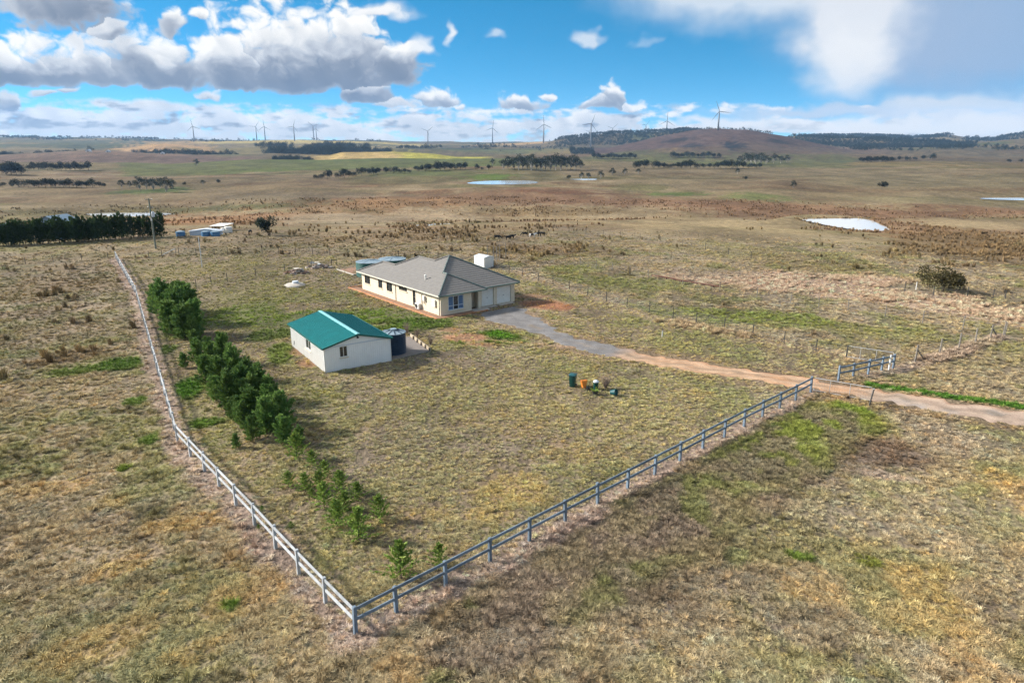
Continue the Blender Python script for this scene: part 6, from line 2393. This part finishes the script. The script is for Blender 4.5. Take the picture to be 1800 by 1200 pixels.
def tint_material(name, lo=.72, hi=1.35):
    m = bpy.data.materials.new(name)
    m.use_nodes = True
    t = NT(m.node_tree)
    b = t.n['Principled BSDF']
    c = t.new('ShaderNodeAttribute', attribute_name='tint', attribute_type='INSTANCER').outputs['Color']
    q = t.smooth(t.new('ShaderNodeNewGeometry').outputs['Random Per Island'], 0, 1, lo, hi)
    c = t.mix(1.0, c, t.comb(q, q, q), 'MULTIPLY')
    t.put(b.inputs['Base Color'], c)
    t.put(b.inputs['Roughness'], .85)
    t.put(b.inputs['Specular IOR Level'], .15)
    return m


GM = tint_material('grass_blade')
TUFT = source('tuft', tuft_mesh('tuft', 90, .15, .165, .014, 1.0, 1, GM))
TALL = source('tall_tuft', tuft_mesh('tall_tuft', 80, .2, .42, .016, .55, 2, GM))
RUSHC = source('rush_clump', tuft_mesh('rush_clump', 70, .34, .95, .05, .42, 3, GM))


def poly_in(x, y, P):
    ins = np.zeros(x.shape, bool)
    n = len(P)
    for i in range(n):
        (x0, y0), (x1, y1) = P[i], P[(i + 1) % n]
        c = ((y0 > y) != (y1 > y)) & (x < (x1 - x0) * (y - y0) / ((y1 - y0) or 1e-9) + x0)
        ins ^= c
    return ins


NOGROW = [G(*DRIVE_UP) + G(*DRIVE_LO)[::-1], [hloc(*p) for p in ((-.8, -.8), (7, -.8), (7, .2), (12.2, .2), (12.2, 13), (9.6, 13), (9.6, 17), (5.2, 17), (5.2, 22), (-.8, 22))],
          [(-16.0, 55.5), (-10.95, 58.83), (-16.34, 67.01), (-21.39, 63.68)], bedp]


def scatter(n, rmin, rmax, power, seed):
    rg = np.random.default_rng(seed)
    u = rg.random(n)
    k = 2 - power
    r_ = (rmin ** k + u * (rmax ** k - rmin ** k)) ** (1 / k)
    a = np.radians(rg.uniform(-47, 47, n))
    x, y = np.sin(a) * r_, np.cos(a) * r_
    return x, y, r_, rg


def free(x, y):
    ok = np.ones(x.shape, bool)
    for P in NOGROW:
        ok &= ~poly_in(x, y, P)
    for _, Z, P in WATER:
        ok &= ~poly_in(x, y, [tuple(p) for p in P])
    return ok


def lay(name, src, x, y, s, sz, rg, tint, label):
    z = hz(x, y)
    n = len(x)
    rot = np.stack([rg.normal(size=n) * .12, rg.normal(size=n) * .12, rg.random(n) * 6.28], 1)
    instancer(name, src, np.stack([x, y, z - .01], 1), np.stack([s, s, s * sz], 1), rot, tint, label, 'grass')


YARD = FENCE_FRONT[:1] + FENCE_LEFT[1:] + G((560, 447), (868, 471), (1033, 520), (1224, 567), (1487, 629)) + FENCE_FRONT[1:]


def tip_colour(x, y, c, rg, mean=1.7, dev=.34):
    """blade tips: straw, paled to read as sunlit, yellower and greener inside the yard; lush and dead patches keep their own colour"""
    yard = poly_in(x, y, YARD)
    own = np.maximum(sstep(c[:, 1] / c[:, 0], .98, 1.15), sstep(.125 - c.mean(1), 0, .03))
    tip = np.where(yard[:, None], np.array([[.265, .25, .105]]), np.array([[.232, .205, .125]]))
    k = (np.where(yard, .34, .16) * (1 - own))[:, None]
    c = c * (1 - k) + tip * k
    jit = np.clip(rg.normal(mean, dev, len(x)), .7, 2.6)[:, None]
    hue = rg.normal(0, .06, len(x))[:, None] * np.array([[1.0, .1, -1.0]])
    return np.clip(c * jit * (1 + hue), .01, .6)


# short tussock grass, densest near the camera
x, y, r_, rg = scatter(230000, 15, 220, 1.5, 3)
k = free(x, y) & (rg.random(len(x)) > sstep(r_, 70, 190)) & (rg.random(len(x)) < .4 + sstep(fbm(x / 2.6, y / 2.6, 303, 3), .34, .54))
k &= (seg_dist(x, y, FENCE_LEFT) > .55) & (seg_dist(x, y, FENCE_FRONT) > .55) | (rg.random(len(x)) < .4)
x, y, r_ = x[k], y[k], r_[k]
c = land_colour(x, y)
bare = ((c[:, 0] > c[:, 1] * 1.6) & (r_ > 45)) & (rg.random(len(x)) < .8)
x, y, r_, c = x[~bare], y[~bare], r_[~bare], c[~bare]
n1 = fbm(x / 1.1, y / 1.1, 301, 2)
big = rg.random(len(x)) < .4
s = np.where(big, .85 + .45 * rg.random(len(x)), .42 + .25 * rg.random(len(x))) * (1 + sstep(n1, .5, .7) * .3) * (.88 + r_ / 200)
s = s * np.where(poly_in(x, y, YARD), .78, 1.0)
lay('grass', TUFT, x, y, s, rg.uniform(.75, 1.2, len(x)), rg, tip_colour(x, y, c, rg), 'short dry tussock grass over the yard and near paddocks')
# taller seeding tufts
x, y, r_, rg = scatter(9000, 16, 130, 1.45, 7)
m = fbm(x / 6, y / 6, 305, 3)
k = free(x, y) & (m > .5) & ~poly_in(x, y, YARD)
x, y, r_ = x[k], y[k], r_[k]
c = land_colour(x, y)
jit = np.clip(rg.normal(1.5, .3, len(x)), .6, 2.3)[:, None]
lay('tall_grass', TALL, x, y, .6 + .6 * rg.random(len(x)), rg.uniform(.6, 1.1, len(x)), rg, np.clip(c * jit, .01, .6), 'taller seeding grass tufts through the paddocks')
# green weeds outside the front fence and other lush spots
x, y, r_, rg = scatter(120000, 24, 75, 1.0, 9)
k = free(x, y)
x, y = x[k], y[k]
c = land_colour(x, y)
rough = (seg_dist(x, y, ROUGH) < 3.2) & (rg.random(len(x)) < .5)
g = ((c[:, 1] > c[:, 0] * 1.12) & (rg.random(len(x)) < .55)) | rough
x, y, c = x[g], y[g], c[g]
jit = np.clip(rg.normal(1.5, .35, len(x)), .5, 2.4)[:, None]
lay('green_weeds', TALL, x, y, .5 + .6 * rg.random(len(x)), rg.uniform(.45, 1.0, len(x)), rg, np.clip(c * jit, .01, .6), 'lush green weeds and grass in damp patches')
# rushes: brown clumps where the flats are wet
x, y, r_, rg = scatter(90000, 60, 430, 1.15, 13)
k = free(x, y)
x, y, r_ = x[k], y[k], r_[k]
c = land_colour(x, y)
lum = c.mean(1)
wet = sstep(.145 - lum, 0, .05) * (c[:, 0] > c[:, 1] * 1.2)
wet = np.maximum(wet, .003 * (r_ > 110))
wet = wet * sstep(fbm(x / 7, y / 7, 311, 3), .42, .6)
shore = np.full(len(x), 99.0)
for _, Z, P in WATER:
    shore = np.minimum(shore, seg_dist(x, y, [tuple(p) for p in P] + [tuple(P[0])]))
wet = np.maximum(wet, (1 - sstep(shore, 1.0, 3.5)) * 1.6)
k = (rg.random(len(x)) < wet * .55) & ~poly_in(x, y, YARD)
x, y, r_, c = x[k], y[k], r_[k], c[k]
jit = np.clip(rg.normal(1.15, .3, len(x)), .5, 2.0)[:, None]
col = np.clip((c * .8 + np.array(RUSH) * .6) * jit, .01, .5)
lay('rushes', RUSHC, x, y, .55 + .7 * rg.random(len(x)), rg.uniform(.7, 1.15, len(x)), rg, col, 'brown rush clumps on the wet flats and left paddock')
# pale feathery grass bands of the right paddock
x, y, r_, rg = scatter(60000, 70, 150, 1.0, 17)
k = free(x, y) & (x > 15)
x, y = x[k], y[k]
c = land_colour(x, y)
g = (c.mean(1) > .21) & (c[:, 0] > c[:, 1] * 1.25) & (fbm(x / 5, y / 5, 315, 3) > .45)
x, y, c = x[g], y[g], c[g]
jit = np.clip(rg.normal(1.6, .3, len(x)), .6, 2.4)[:, None]
lay('feather_grass', TALL, x, y, .9 + .7 * rg.random(len(x)), rg.uniform(.7, 1.1, len(x)), rg, np.clip(c * jit, .01, .6), 'pale feathery dry grass band in the right paddock')


# ------------------------------------------------------------------ air
hm = bpy.data.materials.new('haze')
hm.use_nodes = True
t = NT(hm.node_tree)
t.n.clear()
pv = t.new('ShaderNodeVolumePrincipled')
t.put(pv.inputs['Color'], (.36, .62, 1.0))
t.put(pv.inputs['Density'], .00006)
t.put(pv.inputs['Anisotropy'], .1)
mo = t.new('ShaderNodeOutputMaterial')
t.l.new(pv.outputs[0], mo.inputs['Volume'])
o = MB().box(-7300, 7300, -7300, 7300, -40, 330).build('haze', hm)
o['kind'] = 'stuff'
o['label'] = 'thin blue distance haze over the valley'
o['category'] = 'haze'
